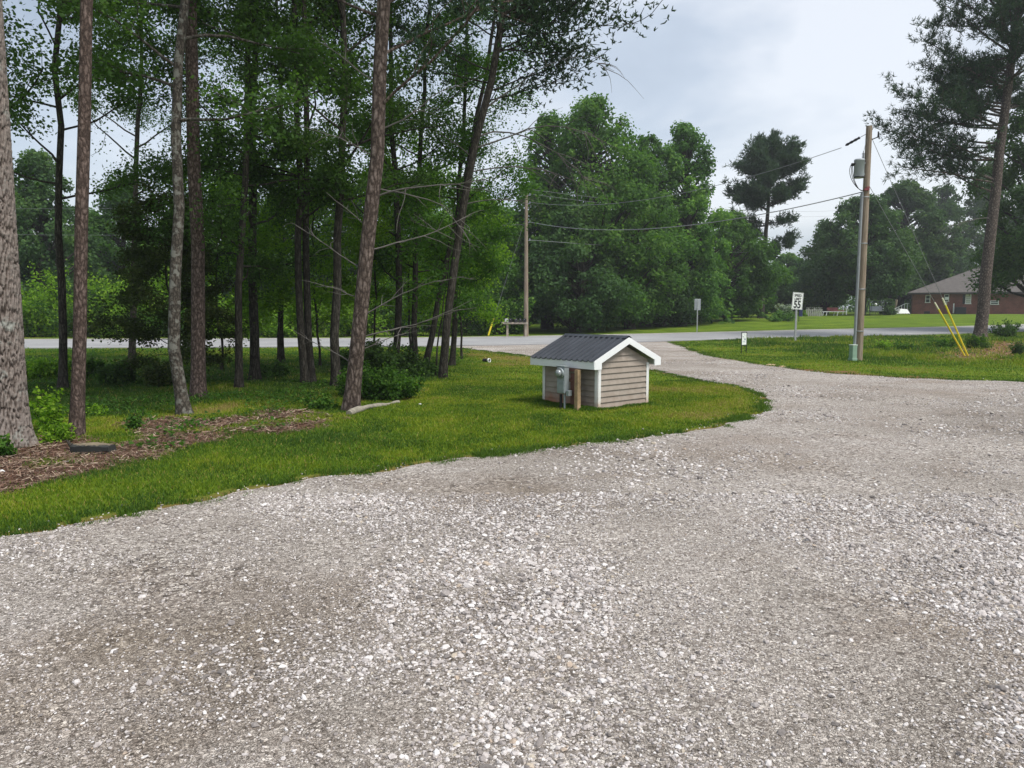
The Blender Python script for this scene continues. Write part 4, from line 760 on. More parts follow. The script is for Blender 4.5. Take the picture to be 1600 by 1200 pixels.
# roof: ribbed metal over a board frame
METAL = simple('charcoal ribbed metal', (.04, .046, .058), .45, .22, 3, .5, .0)
mb = MB(); y0r, y1r = -og, WY+og; prof = []
npn = 12; wid = (y1r-y0r)/npn
for k in range(npn):
    a = y0r+k*wid
    prof += [(a, 0), (a+wid*.62, 0), (a+wid*.68, .022), (a+wid*.92, .022)]
prof.append((y1r, 0))
for sgn in (-1, 1):
    xe = -ov-.03 if sgn < 0 else WX+ov+.03; ze = ZR-slope*(WX/2+ov+.03)+.012; n = len(prof)
    V = [(xe, y, ze+h) for y, h in prof]+[(WX/2, y, ZR+.012+h) for y, h in prof]+[(xe, y, ze+h-.008) for y, h in prof]
    mb.add(V, [[k, k+1, n+k+1, n+k] if sgn > 0 else [k+1, k, n+k, n+k+1] for k in range(n-1)]+[[2*n+k, 2*n+k+1, k+1, k] for k in range(n-1)])
rf_ = mb.build('metal_roof', METAL, well)
mb = MB(); mb.add([(WX/2-.075, y0r-.01, ZR-.075*slope+.030), (WX/2, y0r-.01, ZR+.036), (WX/2+.075, y0r-.01, ZR-.075*slope+.030), (WX/2-.075, y1r+.01, ZR-.075*slope+.030), (WX/2, y1r+.01, ZR+.036), (WX/2+.075, y1r+.01, ZR-.075*slope+.030)], [[0, 1, 4, 3], [1, 2, 5, 4]])
mb.build('ridge_cap', METAL, well)
def rake(y, sgn):   # gable fascia board
    mb = MB(); th = .018; zt = lambda x: ZR+.006-slope*abs(x-WX/2); hgt_ = .105
    for x0, x1 in ((-ov, WX/2), (WX/2, WX+ov)):
        V = [];
        for yy in (y, y+sgn*th):
            V += [(x0, yy, zt(x0)), (x1, yy, zt(x1)), (x1, yy, zt(x1)-hgt_), (x0, yy, zt(x0)-hgt_)]
        mb.add(V, [[0, 1, 2, 3], [4, 7, 6, 5], [0, 4, 5, 1], [2, 6, 7, 3], [0, 3, 7, 4], [1, 5, 6, 2]])
    # boxed return at each lower end
    for xa in (-ov, WX+ov-.16): mb.box((xa+.08, y+sgn*th*.5-sgn*.001, zt(-ov)-hgt_*.5-.014), (.16, th+.004, hgt_+.028))
    mb.build('fascia', WHITE, well)
rake(-og, -1); rake(WY+og, 1)
for x in (-ov-.004, WX+ov+.004):
    mb = MB(); mb.box((x, WY/2, ZR-slope*(WX/2+ov)-.062), (.018, WY+2*og+.03, .125)); mb.build('fascia', WHITE, well)
mb = MB()
for sgn in (-1, 1):   # soffit boards under the sloping overhang at the gables, and deck
    xe = -ov if sgn < 0 else WX+ov; zt = lambda x: ZR-.012-slope*abs(x-WX/2)
    V = [(xe, y0r+.002, zt(xe)), (WX/2, y0r+.002, zt(WX/2)), (WX/2, y1r-.002, zt(WX/2)), (xe, y1r-.002, zt(xe))]; V += [(a, b_, c-.02) for a, b_, c in V]
    mb.add(V, [[0, 1, 2, 3], [4, 7, 6, 5], [0, 4, 5, 1], [2, 6, 7, 3], [0, 3, 7, 4]])
mb.build('soffit', simple('grey soffit', (.5, .49, .46), .6), well)

# ------------------------------------------------------------------ electric meter on its post, in front of the side wall
GALV = simple('galvanised grey', (.30, .34, .35), .45, .15, 9, .5, .3); DKP = simple('black pipe', (.02, .02, .022), .5); PINEW = simple('weathered lumber', (.34, .24, .14), .85, .3, 12, .2, 0, .3, 40)
mroot = thing('meter_pedestal', 'grey electric meter box on a wooden post beside the well house', 'electric meter', tuple(Wp(-.30, .40, 0)), rot)
mb = MB(); mb.box((.045, -.20, .29), (.075, .075, .72)); mb.build('post', PINEW, mroot, bevel=.004)
mb = MB(); mb.box((.055, -.02, .47), (.02, .30, .05)); mb.box((.055, -.02, .64), (.02, .30, .05)); mb.box((.066, -.1, .33), (.02, .14, .5)); mb.build('mounting_board', simple('dark red board', (.13, .06, .045), .8), mroot)
mb = MB(); mb.box((-.03, .055, .475), (.105, .175, .43)); bx = mb.build('meter_box', GALV, mroot, bevel=.008)
mb = MB(); mb.box((-.03, .055, .697), (.125, .20, .013)); mb.build('lid', GALV, bx, bevel=.003); mb = MB(); mb.box((-.0855, .055, .37), (.008, .15, .18)); mb.build('cover', GALV, bx, bevel=.003)
Mx = np.array([[0, 0, -1.], [0, 1, 0], [1, 0, 0]])
mb = MB(); mb.lathe([(.075, 0), (.085, .004), (.085, .03), (.07, .036)], (0, 0, 0)); o = mb.build('meter_ring', GALV, bx, True); o.rotation_euler = (0, R(-90), 0); o.location = (-.082, .055, .59)
GL, t, bb = newmat('meter glass', .08, .8); bb.inputs['Base Color'].default_value = (.30, .33, .33, 1); bb.inputs['Metallic'].default_value = .2
mb = MB(); mb.lathe([(.058, .03), (.056, .07), (.046, .088), (.025, .096), (.001, .098)], (0, 0, 0)); o = mb.build('meter_glass', GL, bx, True); o.rotation_euler = (0, R(-90), 0); o.location = (-.082, .055, .59)
mb = MB(); mb.box((-.02, -.075, .27), (.08, .06, .09)); mb.build('junction_box', GALV, mroot, bevel=.004)
mb = MB(); mb.tube([(-.03, .10, .24), (-.03, .10, -.05)], .024, 12); mb.build('pipe', DKP, mroot, True)
mb = MB(); mb.tube([(-.03, .015, .24), (-.03, .015, -.05)], .018, 12); mb.build('conduit', GALV, mroot, True)

# ------------------------------------------------------------------ utility pole with transformer
m, t, bb = newmat('pole timber', .9, .15); tc = N(t, 'ShaderNodeTexCoord'); mp_ = N(t, 'ShaderNodeMapping', {'Scale': (1, 1, .05)}); L(t, tc.outputs['Object'], mp_.inputs[0])
n_ = N(t, 'ShaderNodeTexNoise', {'Scale': 30, 'Detail': 6, 'Roughness': .7}); L(t, mp_.outputs[0], n_.inputs['Vector']); r_ = ramp(t, [(.3, (.13, .095, .065)), (.5, (.25, .20, .15)), (.72, (.36, .31, .25))]); L(t, n_.outputs[0], r_.inputs[0]); L(t, r_.outputs[0], bb.inputs['Base Color'])
bp = N(t, 'ShaderNodeBump', {'Strength': .4, 'Distance': .02}); L(t, n_.outputs[0], bp.inputs['Height']); L(t, bp.outputs[0], bb.inputs['Normal']); POLE = m
BLK = simple('black rubber', (.012, .012, .014), .5); PORC = simple('grey porcelain', (.25, .27, .30), .25, .1, 5, .6); STEEL = simple('pale steel', (.27, .29, .305), .5, .1, 5, .4, .3)
pb = gnd(1341, 563); PT = at(1360, 197, pb[1])[2]; up_ = thing('utility_pole', 'wooden utility pole with a grey transformer on the grass by the drive', 'utility pole', pb)
mb = MB(); mb.tube([(0, 0, -.3), (0, 0, PT*.5), (.01, 0, PT)], [.122, .108, .088], 20); mb.build('pole', POLE, up_, True)
mb = MB(); zc = at(1340, 300, pb[1])[2]; mb.tube([(-.16, -.05, 0), (-.145, -.05, zc-1), (-.135, -.05, zc)], .045, 12)
mb.build('conduit', STEEL, up_, True)
mb = MB()
for z in (.9, 2.2, 3.6, 5.0): mb = MB(); mb.lathe([(.133, z), (.135, z+.0), (.135, z+.03), (.133, z+.03)], (-.03, -.01, 0), 20); mb.build('strap', STEEL, up_, True)

zt1, zt0 = at(1343, 250, pb[1])[2], at(1343, 278, pb[1])[2]
tx = -.25; mb = MB(); mb.lathe([(.0, zt0), (.14, zt0), (.15, zt0+.02), (.15, zt1-.04), (.158, zt1-.035), (.158, zt1-.01), (.14, zt1+.02), (0, zt1+.035)], (tx, -.02, 0), 28); tr_ = mb.build('transformer', simple('transformer grey', (.34, .375, .40), .45, .06, 4, .4), up_, True)
mb = MB(); mb.lathe([(.152, zt0-.005), (.154, zt0-.005), (.154, zt0+.03), (.151, zt0+.03)], (tx, -.02, 0), 28); mb.build('base_ring', BLK, tr_, True)
mb = MB()
for k in range(5): z = zt1+.02+k*.04; mb.lathe([(.02, z), (.045, z+.008), (.02, z+.03)], (tx+.11, -.02, 0), 12)
mb.tube([(tx+.11, -.02, zt1), (tx+.11, -.02, zt1+.26)], .015, 8); mb.build('bushing', PORC, tr_, True)
mb = MB(); mb.box((-.13, -.02, zt1-.1), (.12, .06, .05)); mb.build('bracket', STEEL, up_); mb = MB(); mb.box((-.13, -.02, zt0+.1), (.12, .06, .05)); mb.build('bracket', STEEL, up_)
mb = MB(); mb.tube([(tx-.145, -.05, zt1-.12), (tx-.25, -.06, zt1-.13)], .03, 8); mb.tube([(tx-.145, .03, zt1-.15), (tx-.22, .03, zt1-.16)], .025, 8); mb.build('terminal', BLK, tr_, True)
for k, (x0, dz, w_) in enumerate(((-.26, -.50, .40), (-.22, -.42, .3), (-.2, -.46, .2))):
    mb = MB(); s = np.linspace(0, 1, 14); X = tx+x0+(-.10-tx-x0)*s-.28*w_/.4*np.sin(s*np.pi)*(1-s); Zz = zt1-.13+(zt0-.38-zt1+.13)*s-.30*np.sin(s*np.pi)*s
    mb.tube(np.stack([X, np.full(14, -.07+.03*k), Zz], 1), .010, 6); mb.build('drop_lead', BLK, up_, True)
mb = MB(); s = np.linspace(0, 1, 8); mb.tube(np.stack([tx+.11+.19*s*.8, -.04+0*s, zt1+.26+(.75)*s], 1), .006, 5); mb.build('riser_wire', STEEL, up_, True)
mb = MB(); mb.box((-.03, -.12, zt0-.36), (.15, .04, .06)); mb.box((0, -.13, zt0-.30), (.1, .03, .04)); mb.build('warning_band', simple('red tape', (.22, .05, .06), .6), up_)
mb = MB(); mb.tube([(.05, 0, PT-.42), (.30, 0, PT-.32)], .016, 8); mb.tube([(.30, 0, PT-.34), (.30, 0, PT-.16)], [.035, .02], 8); mb.build('insulator', BLK, up_, True)
a0 = np.array([-.08, 0, PT-.24]); a1 = np.array([-.62, .45, PT-.55]); mb = MB(); mb.tube([a0, a0+(a1-a0)*.25], .008, 6); mb.tube([a0+(a1-a0)*k/12 for k in range(3, 11)], [.045, .03, .045, .03, .045, .03, .045, .02], 10); mb.build('strain_insulator', BLK, up_, True)
# guy wires with yellow guards
anc = gnd(1512, 558)
GUARD = simple('yellow plastic guard', (.75, .62, .04), .5, .06, 4); GUARDTIP = simple('sun bleached guard tip', (.75, .72, .55), .6); WIRE = simple('galvanised strand', (.22, .23, .24), .5, .05, 3, .4, .2)
for k, (zz, pxt, pyt, lab) in enumerate(((PT-.35, 1480, 474, 'guy wire with yellow guard running from the pole top, right one of two'), (zt0-.25, 1463, 480, 'guy wire with yellow guard from below the transformer, left one of two'))):
    top = pb+np.array([.1, 0, zz]); an = anc+np.array([-.05+.10*(k == 0), 0, -.05]); gt = thing('guy_wire', lab, 'guy wire', an, 0, 'guy wires of the transformer pole')
    mb = MB(); mb.tube([np.zeros(3), top-an], .008, 6); mb.build('strand', WIRE, gt, True)
    d = unit(top-an); mb = MB(); mb.tube([d*.12, d*2.15], .028, 10); mb.build('guard', GUARD, gt, True); mb = MB(); mb.tube([d*2.152, d*2.42], .026, 10); mb.build('guard_tip', GUARDTIP, gt, True)
# telecom pedestal
pd = gnd(1333, 563); mb = MB(); mb.box((0, 0, .02), (.20, .2, .12)); mb.box((0, 0, .27), (.17, .17, .42)); o = thing('utility_pedestal', 'small pale green utility pedestal at the foot of the transformer pole', 'pedestal', pd+np.array([-.06, -.1, 0]), .3)
mb.build('housing', simple('pale green plastic', (.22, .33, .25), .5), o, bevel=.012); mb = MB(); mb.box((0, 0, .485), (.19, .19, .035)); mb.build('cap', simple('pale cap', (.5, .58, .5), .5), o, bevel=.012)

# ------------------------------------------------------------------ mailbox pole, mailbox stand
bs = farbase(822, 43.3); lp_top = at(823, 303, 43.3)[2]-bs[2]; lp = thing('utility_pole', 'weathered wooden utility pole across the road beside the mailbox stand', 'utility pole', bs)
mb = MB(); mb.tube([(0, 0, -.3), (0, 0, 1.0), (0, 0, lp_top)], [.15, .13, .085], 16); mb.build('pole', POLE, lp, True)
mb = MB()
for z in (lp_top-.1, lp_top-.55, lp_top-1.6, lp_top-2.6): mb = MB(); mb.tube([(.06, -.02, z), (.2, -.04, z+.04)], .02, 8); mb.tube([(.2, -.04, z), (.2, -.04, z+.13)], [.035, .03], 8); mb.build('insulator', PORC, lp, True)
bs = farbase(805, 42.9); st = thing('mailbox_stand', 'grey wooden shelf on a post holding a row of mailboxes', 'mailbox stand', bs); zt = at(800, 503, 42.9)[2]-bs[2]
GREYW = simple('grey weathered wood', (.36, .31, .25), .9, .25, 10)
mb = MB(); mb.box((-.02, 0, zt-.03), (1.50, .34, .05)); mb.box((-.02, -.165, zt-.075), (1.5, .03, .09)); mb.build('shelf', GREYW, st, bevel=.004)
for x in (-.44, .60): mb = MB(); mb.box((x, 0, zt/2-.06), (.12, .12, zt+.02)); mb.build('post', GREYW, st, bevel=.005)
BOXM = simple('black mailbox metal', (.02, .02, .022), .35, .1, 5, .5); BOXW = simple('dull white mailbox metal', (.55, .56, .55), .4)
def mailbox(x, mat, lab, rz):
    o = thing('mailbox', lab, 'mailbox', bs+np.array([x, 0, zt-.004]), rz, 'mailboxes on the wooden stand'); pr = [(-.085, 0), (.085, 0), (.085, .12)]+[(.085*math.cos(a), .12+.085*math.sin(a)) for a in np.linspace(.2, math.pi-.2, 8)]+[(-.085, .12)]; n = len(pr)
    mb = MB(); V = [(a, -.20, z) for a, z in pr]+[(a, .22, z) for a, z in pr]+[(0, -.20, .1), (0, .22, .1)]; mb.add(V, [[i, (i+1) % n, n+(i+1) % n, n+i] for i in range(n)]); mb.add(V, [[(i+1) % n, i, 2*n] for i in range(n)]+[[n+i, n+(i+1) % n, 2*n+1] for i in range(n)]); mb.build('body', mat, o)
    mb = MB(); V = [(a*1.06, -.215, z*1.03) for a, z in pr]+[(a*1.06, -.203, z*1.03) for a, z in pr]+[(0, -.215, .1), (0, -.203, .1)]; mb.add(V, [[i, (i+1) % n, n+(i+1) % n, n+i] for i in range(n)]); mb.add(V, [[(i+1) % n, i, 2*n] for i in range(n)]+[[n+i, n+(i+1) % n, 2*n+1] for i in range(n)]); mb.build('door', mat, o)
    mb = MB(); mb.box((0, -.222, .155), (.035, .012, .02)); mb.build('latch', BOXW, o)
mailbox(-.50, BOXW, 'pale mailbox at the left end of the wooden stand', .1); mailbox(-.24, BOXM, 'black mailbox second from the left on the wooden stand', -.15); mailbox(.03, BOXM, 'black mailbox in the middle of the wooden stand', .1); mailbox(.29, BOXM, 'black mailbox second from the pole on the wooden stand', .0); mailbox(.54, BOXM, 'black mailbox against the utility pole on the wooden stand', -.1)
g0 = farbase(762, 43.0); gt = thing('guy_wire', 'guy wire with yellow guard left of the mailbox stand', 'guy wire', g0); top = np.array(lp.location)+np.array([0, 0, lp_top-1.2])-g0; d = unit(top); mb = MB(); mb.tube([(0, 0, -.05), top], .008, 6); mb.build('strand', WIRE, gt, True); mb = MB(); mb.tube([d*.1, d*1.1], .05, 10); mb.build('guard', GUARD, gt, True)
# hidden-end pole further along the road, where the roadside lines go
fb = farbase(1400, 110); fp = thing('utility_pole', 'distant utility pole standing among the dark yard trees', 'utility pole', fb); mb = MB(); mb.tube([(0, 0, -.3), (0, 0, 15.8)], [.17, .1], 12); mb.build('pole', POLE, fp, True)
def wire(label, a, b_, sag, r=.011, group='overhead lines'):
    s = np.linspace(0, 1, 40); a = np.array(a, float); b_ = np.array(b_, float); P = a+(b_-a)*s[:, None]; P[:, 2] -= sag*4*s*(1-s); mb = MB(); mb.tube(P-a, r, 5)
    o = mb.build('power_line', WIRE, None, True, loc=tuple(a)); tag(o, label, 'power line', group)
lt = np.array(lp.location)+np.array([.2, -.04, 0]); rt_ = pb; 
LT = lambda py: np.array([lt[0], lt[1], at(823, py, lt[1])[2]])
wire('overhead wire from the mailbox pole up to the transformer pole top', LT(316), rt_+a1, .75, .010)
wire('thicker cable from the mailbox pole to just below the transformer', LT(347), rt_+np.array([-.1, 0, zt0-.42]), .75, .016)
wire('topmost roadside wire running past the lone pine', LT(296), fb+np.array([0, 0, 15.6]), 1.2, .009)
wire('second roadside wire running past the lone pine', LT(303), fb+np.array([0, 0, 15.0]), 1.3, .009)
wire('lowest roadside cable crossing behind the lone pine', LT(375), fb+np.array([0, 0, 9.2]), .7, .013)
wire('wire running left from the mailbox pole behind the grove', LT(305), (-42, 44, 7.6), .5, .007)
wire('lower cable running left from the mailbox pole behind the grove', LT(350), (-42, 44, 6.2), .5, .007)
lb = thing('utility_pole', 'roadside utility pole out of sight beyond the photo edge', 'utility pole', (-42, 44, 0)); mb = MB(); mb.tube([(0, 0, -.3), (0, 0, 8.3)], [.15, .1], 12); mb.build('pole', POLE, lb, True)

# ------------------------------------------------------------------ signs
def textmesh(body, size, mat, parent, loc, rot_=(R(90), 0, 0), bold=0.0, sx=1.0):
    c = bpy.data.curves.new('lettering', 'FONT'); c.body = body; c.size = size; c.align_x = 'CENTER'; c.extrude = .001; c.offset = bold
    o = bpy.data.objects.new('tmp', c); COL.objects.link(o); bpy.context.view_layer.update(); dg_ = bpy.context.evaluated_depsgraph_get(); me = bpy.data.meshes.new_from_object(o.evaluated_get(dg_)); bpy.data.objects.remove(o)
    me.materials.clear(); me.materials.append(mat); l = link('lettering', me, parent, loc); l.rotation_euler = rot_; l.scale = (sx, 1, 1); return l
SGN = simple('reflective white', (.80, .83, .80), .4, .02); INK = simple('sign black', (.015, .015, .018), .5)
sb = at(1243, 535, 36); sb[2] = float(terr(sb[0], 36)); sg = thing('speed_limit_sign', 'white speed limit sign reading 55 on a thin post', 'road sign', sb, R(12)); zb = at(1243, 483.5, 36)[2]-sb[2]; zh = .80
mb = MB(); mb.box((0, .03, (zb+zh*.9)/2-.15), (.09, .04, zb+zh*.9+.3)); mb.box((0, .055, .4), (.03, .02, .9)); mb.build('post', simple('grey sign post', (.30, .31, .32), .6), sg)
tl = (0, R(4), 0); mb = MB(); poly = [(-.30, 0), (.30, 0), (.30, zh), (-.30, zh)]; mb.box((0, 0, zh/2), (.56, .004, zh)); pn = mb.build('panel', SGN, sg, bevel=.0); pn.location = (0, 0, zb); pn.rotation_euler = tl
mb = MB()
for (x, z, w_, h_) in ((0, .022, .50, .010), (0, zh-.022, .50, .010), (-.255, zh/2, .010, zh-.035), (.255, zh/2, .010, zh-.035)): mb.box((x, -.0035, z), (w_, .002, h_))
mb.build('border', INK, pn)
textmesh('SPEED', .165, INK, pn, (0, -.004, .60), bold=.006, sx=.85); textmesh('LIMIT', .165, INK, pn, (0, -.004, .435), bold=.006, sx=.9); textmesh('55', .47, INK, pn, (0, -.004, .075), bold=.016, sx=.82)
bs = gnd(1089, 518.5); sg = thing('road_sign', 'back of a blank grey road sign on the far road verge', 'road sign', bs, R(-6)); z1 = at(1089, 467, bs[1])[2]-bs[2]; z0_ = at(1089, 484.5, bs[1])[2]-bs[2]
mb = MB(); mb.box((0, 0, z1/2-.15), (.07, .04, z1+.2)); mb.build('post', simple('galvanised post', (.35, .37, .36), .6), sg); mb = MB(); mb.box((0, .028, (z0_+z1)/2), (.40, .006, z1-z0_)); mb.box((0, -.024, z0_+.15), (.3, .006, .04)); mb.box((0, -.024, z1-.15), (.3, .006, .04)); mb.build('panel', simple('bare aluminium', (.42, .45, .46), .5, .08), sg)
mb = MB(); mb.box((-.16, .0235, (z0_+z1)/2), (.03, .003, z1-z0_-.1)); mb.box((.16, .0235, (z0_+z1)/2), (.03, .003, z1-z0_-.1)); mb.build('stiffener', simple('dull aluminium', (.25, .27, .28), .6), sg)
bs = gnd(1162, 552)+np.array([0, 0, .07]); sg = thing('yard_sign', 'small white notice in a black metal frame on the grass corner', 'yard sign', bs, R(42)); w2, h2 = .165, .70
BF = simple('black frame', (.015, .018, .02), .5); mb = MB()
for x in (-w2, w2): mb.box((x, 0, h2/2-.1), (.02, .02, h2+.2))
for z in (h2, .22): mb.box((0, 0, z), (2*w2-.02, .016, .018))
mb.build('frame', BF, sg); mb = MB(); mb.box((0, 0, .45), (.30, .008, .42)); pn = mb.build('panel', SGN, sg)
mb = MB()
for (x, z, w_, h_) in ((-.07, .53, .07, .03), (.05, .56, .12, .012), (.03, .48, .15, .018), (.05, .43, .10, .05), (-.02, .37, .16, .014), (.02, .34, .12, .01), (0, .62, .12, .012)): mb.box((x, -.006, z), (w_, .002, h_))
mb.build('printing', simple('faded blue grey ink', (.25, .29, .36), .6), pn)

# ------------------------------------------------------------------ brick house
YH = 88.0; hx0, hx1, hx2 = at(1425, 482, YH)[0], at(1566, 482, YH)[0], at(1720, 482, YH)[0]; hb = 1.0
def hz(py): return at(1480, py, YH)[2]
zb0, ze0, zp = hz(491), hz(457.5), hz(411); HA = R(-27); hc, hsn = math.cos(HA), math.sin(HA); hs = thing('brick_house', 'low red brick house with a grey hipped roof up the lawn', 'house', (hx0, YH, zb0-.02), HA)
def hxs(px): k = (px-800)/FPX; return (YH*k-hx0)/(hc-k*hsn)
m, t, bb = newmat('red brick', .9, .1); tc = N(t, 'ShaderNodeTexCoord'); mpb = N(t, 'ShaderNodeMapping', {'Rotation': (R(90), 0, 0)}); L(t, tc.outputs['Object'], mpb.inputs[0])
bk = N(t, 'ShaderNodeTexBrick', {'Scale': 1.0, 'Brick Width': .22, 'Row Height': .075, 'Mortar Size': .008, 'Color1': (.22, .066, .048, 1), 'Color2': (.155, .048, .038, 1), 'Mortar': (.24, .18, .16, 1)}); L(t, mpb.outputs[0], bk.inputs['Vector'])
n_ = N(t, 'ShaderNodeTexNoise', {'Scale': 1.2, 'Detail': 5}); L(t, tc.outputs['Object'], n_.inputs['Vector']); r_ = ramp(t, [(.3, (.8, .8, .8)), (.7, (1.2, 1.2, 1.2))]); L(t, n_.outputs[0], r_.inputs[0]); L(t, mix(t, bk.outputs[0], r_.outputs[0], 1, 'MULTIPLY'), bb.inputs['Base Color']); BRICK = m
SHING = simple('grey shingles', (.115, .105, .098), .9, .2, 3, .2, 0, .5, 14); h_ = ze0-zb0; wA = 17.0; rise = zp-ze0
mb = MB(); mb.box((wA/2, 5.5, h_/2-.15), (wA, 11, h_+.3)); mb.build('wall', BRICK, hs)
def hip(x0, x1, y0, y1, ze, zr, rx0, rx1, ry):
    mb = MB(); o_ = .02; V = [(x0, y0, ze), (x1, y0, ze), (x1, y1, ze), (x0, y1, ze), (rx0, ry, zr), (rx1, ry, zr)]
    V += [(x0, y0, ze-.16), (x1, y0, ze-.16), (x1, y1, ze-.16), (x0, y1, ze-.16)]
    mb.add(V, [[0, 1, 5, 4], [2, 3, 4, 5], [9, 8, 7, 6]]); mb.add(V, [[1, 2, 5], [3, 0, 4]]); return mb
kk = (1533-800)/FPX; pk = (kk*(YH+5.5*hc)-hx0+5.5*hsn)/(hc-kk*hsn)
rfm = hip(-.6, wA+.6, -.6, 11.6, h_+.02, at(1533, 413, YH+5.5*hc+pk*hsn)[2]-zb0, pk, max(pk+1.5, wA-pk), 5.5).build('roof', SHING, hs)
mb = MB(); mb.box((wA/2, -.61, h_-.09), (wA+1.2, .03, .17)); mb.box((-.61, 5.5, h_-.09), (.03, 12.2, .17)); mb.build('eave_board', simple('dark eave', (.05, .045, .045), .6), hs)
mb = MB(); xv = hxs(1474); mb.tube([(xv, 2.2, h_+.3), (xv, 2.2, h_+1.5)], .09, 10); mb.build('roof_vent', simple('dark vent', (.06, .06, .06), .5), rfm)
GLASS = simple('dark window glass', (.05, .06, .065), .08, .1, 3, .6); BLIND = simple('cream blind', (.6, .6, .54), .6)
def window(px0, px1, py0, py1, kind, y=0.0):
    x0, x1 = hxs(px0), hxs(px1); z1, z0 = hz(py0)-zb0, hz(py1)-zb0; cx_, w_, hh_ = (x0+x1)/2, x1-x0, z1-z0
    fr_ = MB()
    for (a, b_, c, d_) in ((cx_, z1-.03, w_, .06), (cx_, z0+.03, w_+.1, .07), (x0+.03, (z0+z1)/2, .06, hh_-.13), (x1-.03, (z0+z1)/2, .06, hh_-.13), (cx_, (z0+z1)/2, w_-.13, .05)): fr_.box((a, y-.03, b_), (c, .08, d_))
    f = fr_.build('window', WHITE, hs); mb = MB(); mb.box((cx_, y-.008, (z0+z1)/2), (w_-.12, .02, hh_-.12)); mb.build('pane', GLASS if kind != 'blind' else BLIND, f)
    if kind == 'blind':
        mb = MB()
        for k in range(4): mb.box((cx_, y-.024, z0+hh_*(.2+.2*k)), (w_-.14, .01, .05))
        mb.build('slat_shadow_line', simple('slat shadow grey', (.3, .3, .28), .6), f); f.children[-1].name = 'slat_shadow'  # grey bars paint in the shadow lines between the blind's slats
        mb = MB(); mb.box((x0-.14, y-.02, (z0+z1)/2), (.24, .03, hh_)); mb.build('shutter', simple('dark shutter', (.03, .03, .035), .6), hs)
window(1442, 1449.5, 461, 473, 'clear'); window(1471, 1478.5, 460, 471, 'clear'); window(1504, 1513, 460.5, 475, 'blind'); window(1543, 1556, 470, 476, 'clear'); window(1597, 1606, 463, 475, 'clear')
def hbox(name, px0, px1, py0, py1, depth, mat, y=None):
    x0, x1 = hxs(px0), hxs(px1); z1, z0 = hz(py0)-zb0, hz(py1)-zb0; mb = MB(); mb.box(((x0+x1)/2, -depth/2-.012 if y is None else y, (z0+z1)/2), (x1-x0, depth, z1-z0)); return mb.build(name, mat, hs, bevel=.01)
hbox('window_air_conditioner', 1472, 1477.5, 464, 468.5, .4, WHITE); hbox('meter_cover', 1471, 1476, 471.5, 476.5, .15, simple('pale meter cover', (.5, .5, .48), .5)); hbox('crawl_space_vent', 1441, 1450, 486, 490, .05, simple('dark vent hole', (.03, .02, .02), .8)); hbox('downspout', 1485.5, 1487.5, 474, 489, .1, WHITE)
mb = MB(); q_ = hxs(1496); mb.prism([(-.55, -.45), (.55, -.45), (.55, .45), (-.55, .45)], 0, .78); o = thing('heat_pump', 'black air conditioning unit standing by the brick wall', 'air conditioner', (hx0+q_*hc+1.0*hsn, YH+q_*hsn-1.0*hc, float(terr(hx0+q_*hc, YH+q_*hsn))-.02), HA); mb.build('housing', simple('black slatted metal', (.02, .022, .03), .5), o, bevel=.03)
mb = MB()
for k in range(7): mb.box((0, -.456, .1+.09*k), (1.0, .012, .02))
mb.build('grille', simple('dark grey slats', (.05, .05, .055), .5), o); mb = MB(); mb.lathe([(.0, .80), (.36, .80), (.38, .785), (.40, .782)], (0, 0, 0), 20); mb.build('fan_guard', simple('fan guard', (.04, .04, .04), .5), o)
# porch rail climbing to the house's left end
pr_ = thing('porch_railing', 'white porch stair railing at the left end of the brick house', 'railing', (hx0-.1, YH+.5, zb0-.1)); mb = MB(); mb.bar((-2.6, 0, .25), (-.4, 0, 1.35), .05); mb.bar((-.4, 0, 1.35), (.0, 0, 1.35), .05); mb.build('handrail', WHITE, pr_)
for k in range(8): x = -2.5+k*.33; mb = MB(); zz = .25+(x+2.6)/2.2*1.1 if x < -.4 else 1.35; mb.box((x, 0, zz/2-.1), (.045, .045, zz+.25)); mb.build('baluster', WHITE, pr_)
mb = MB()
for k in range(5): mb.box((-1.05+.22*k, .55, .05+.08*k), (.22, 1.0, .12+.16*k))
mb.build('steps', simple('brick steps', (.15, .06, .05), .9), pr_); 

# ------------------------------------------------------------------ things in the neighbour's yard
def yard(px, py, Y=None):
    g = gnd(px, py)
    return g
g = gnd(1272, 494); pf = thing('picket_fence', 'short run of grey picket fence right of the speed limit sign', 'fence', g, .05); s_ = g[1]/FPX
PK = simple('grey pickets', (.30, .31, .28), .9, .3, 3)
for k in range(9):
    mb = MB(); x = (k-4)*.19; mb.prism([(x-.06, -.012), (x+.06, -.012), (x+.06, .012), (x-.06, .012)], 0, .72+.06*math.sin(k*2)); mb.add([(x-.06, -.012, .8), (x+.06, -.012, .8), (x, 0, .9)], [[0, 1, 2]]); mb.build('picket', PK, pf)
mb = MB(); mb.box((0, .03, .22), (1.75, .03, .08)); mb.box((0, .03, .62), (1.75, .03, .08)); mb.build('rail', PK, pf)
g = gnd(1305, 493.5); sw = thing('garden_bench', 'white framed lawn lounger with a faded red cushion in the yard', 'lawn lounger', g, .15); mb = MB()
mb.bar((-1.3, 0, .42), (1.2, 0, .42), .05); mb.bar((-1.3, .6, .42), (1.2, .6, .42), .05); mb.bar((1.2, 0, .1), (1.25, 0, .85), .06); mb.bar((1.2, .6, .1), (1.25, .6, .85), .06); mb.build('frame', WHITE, sw)
for x, y in ((-1.0, 0), (-1.0, .6), (.2, 0), (.2, .6)): mb = MB(); mb.bar((x, y, 0), (x+.1, y, .42), .05); mb.build('leg', WHITE, sw)
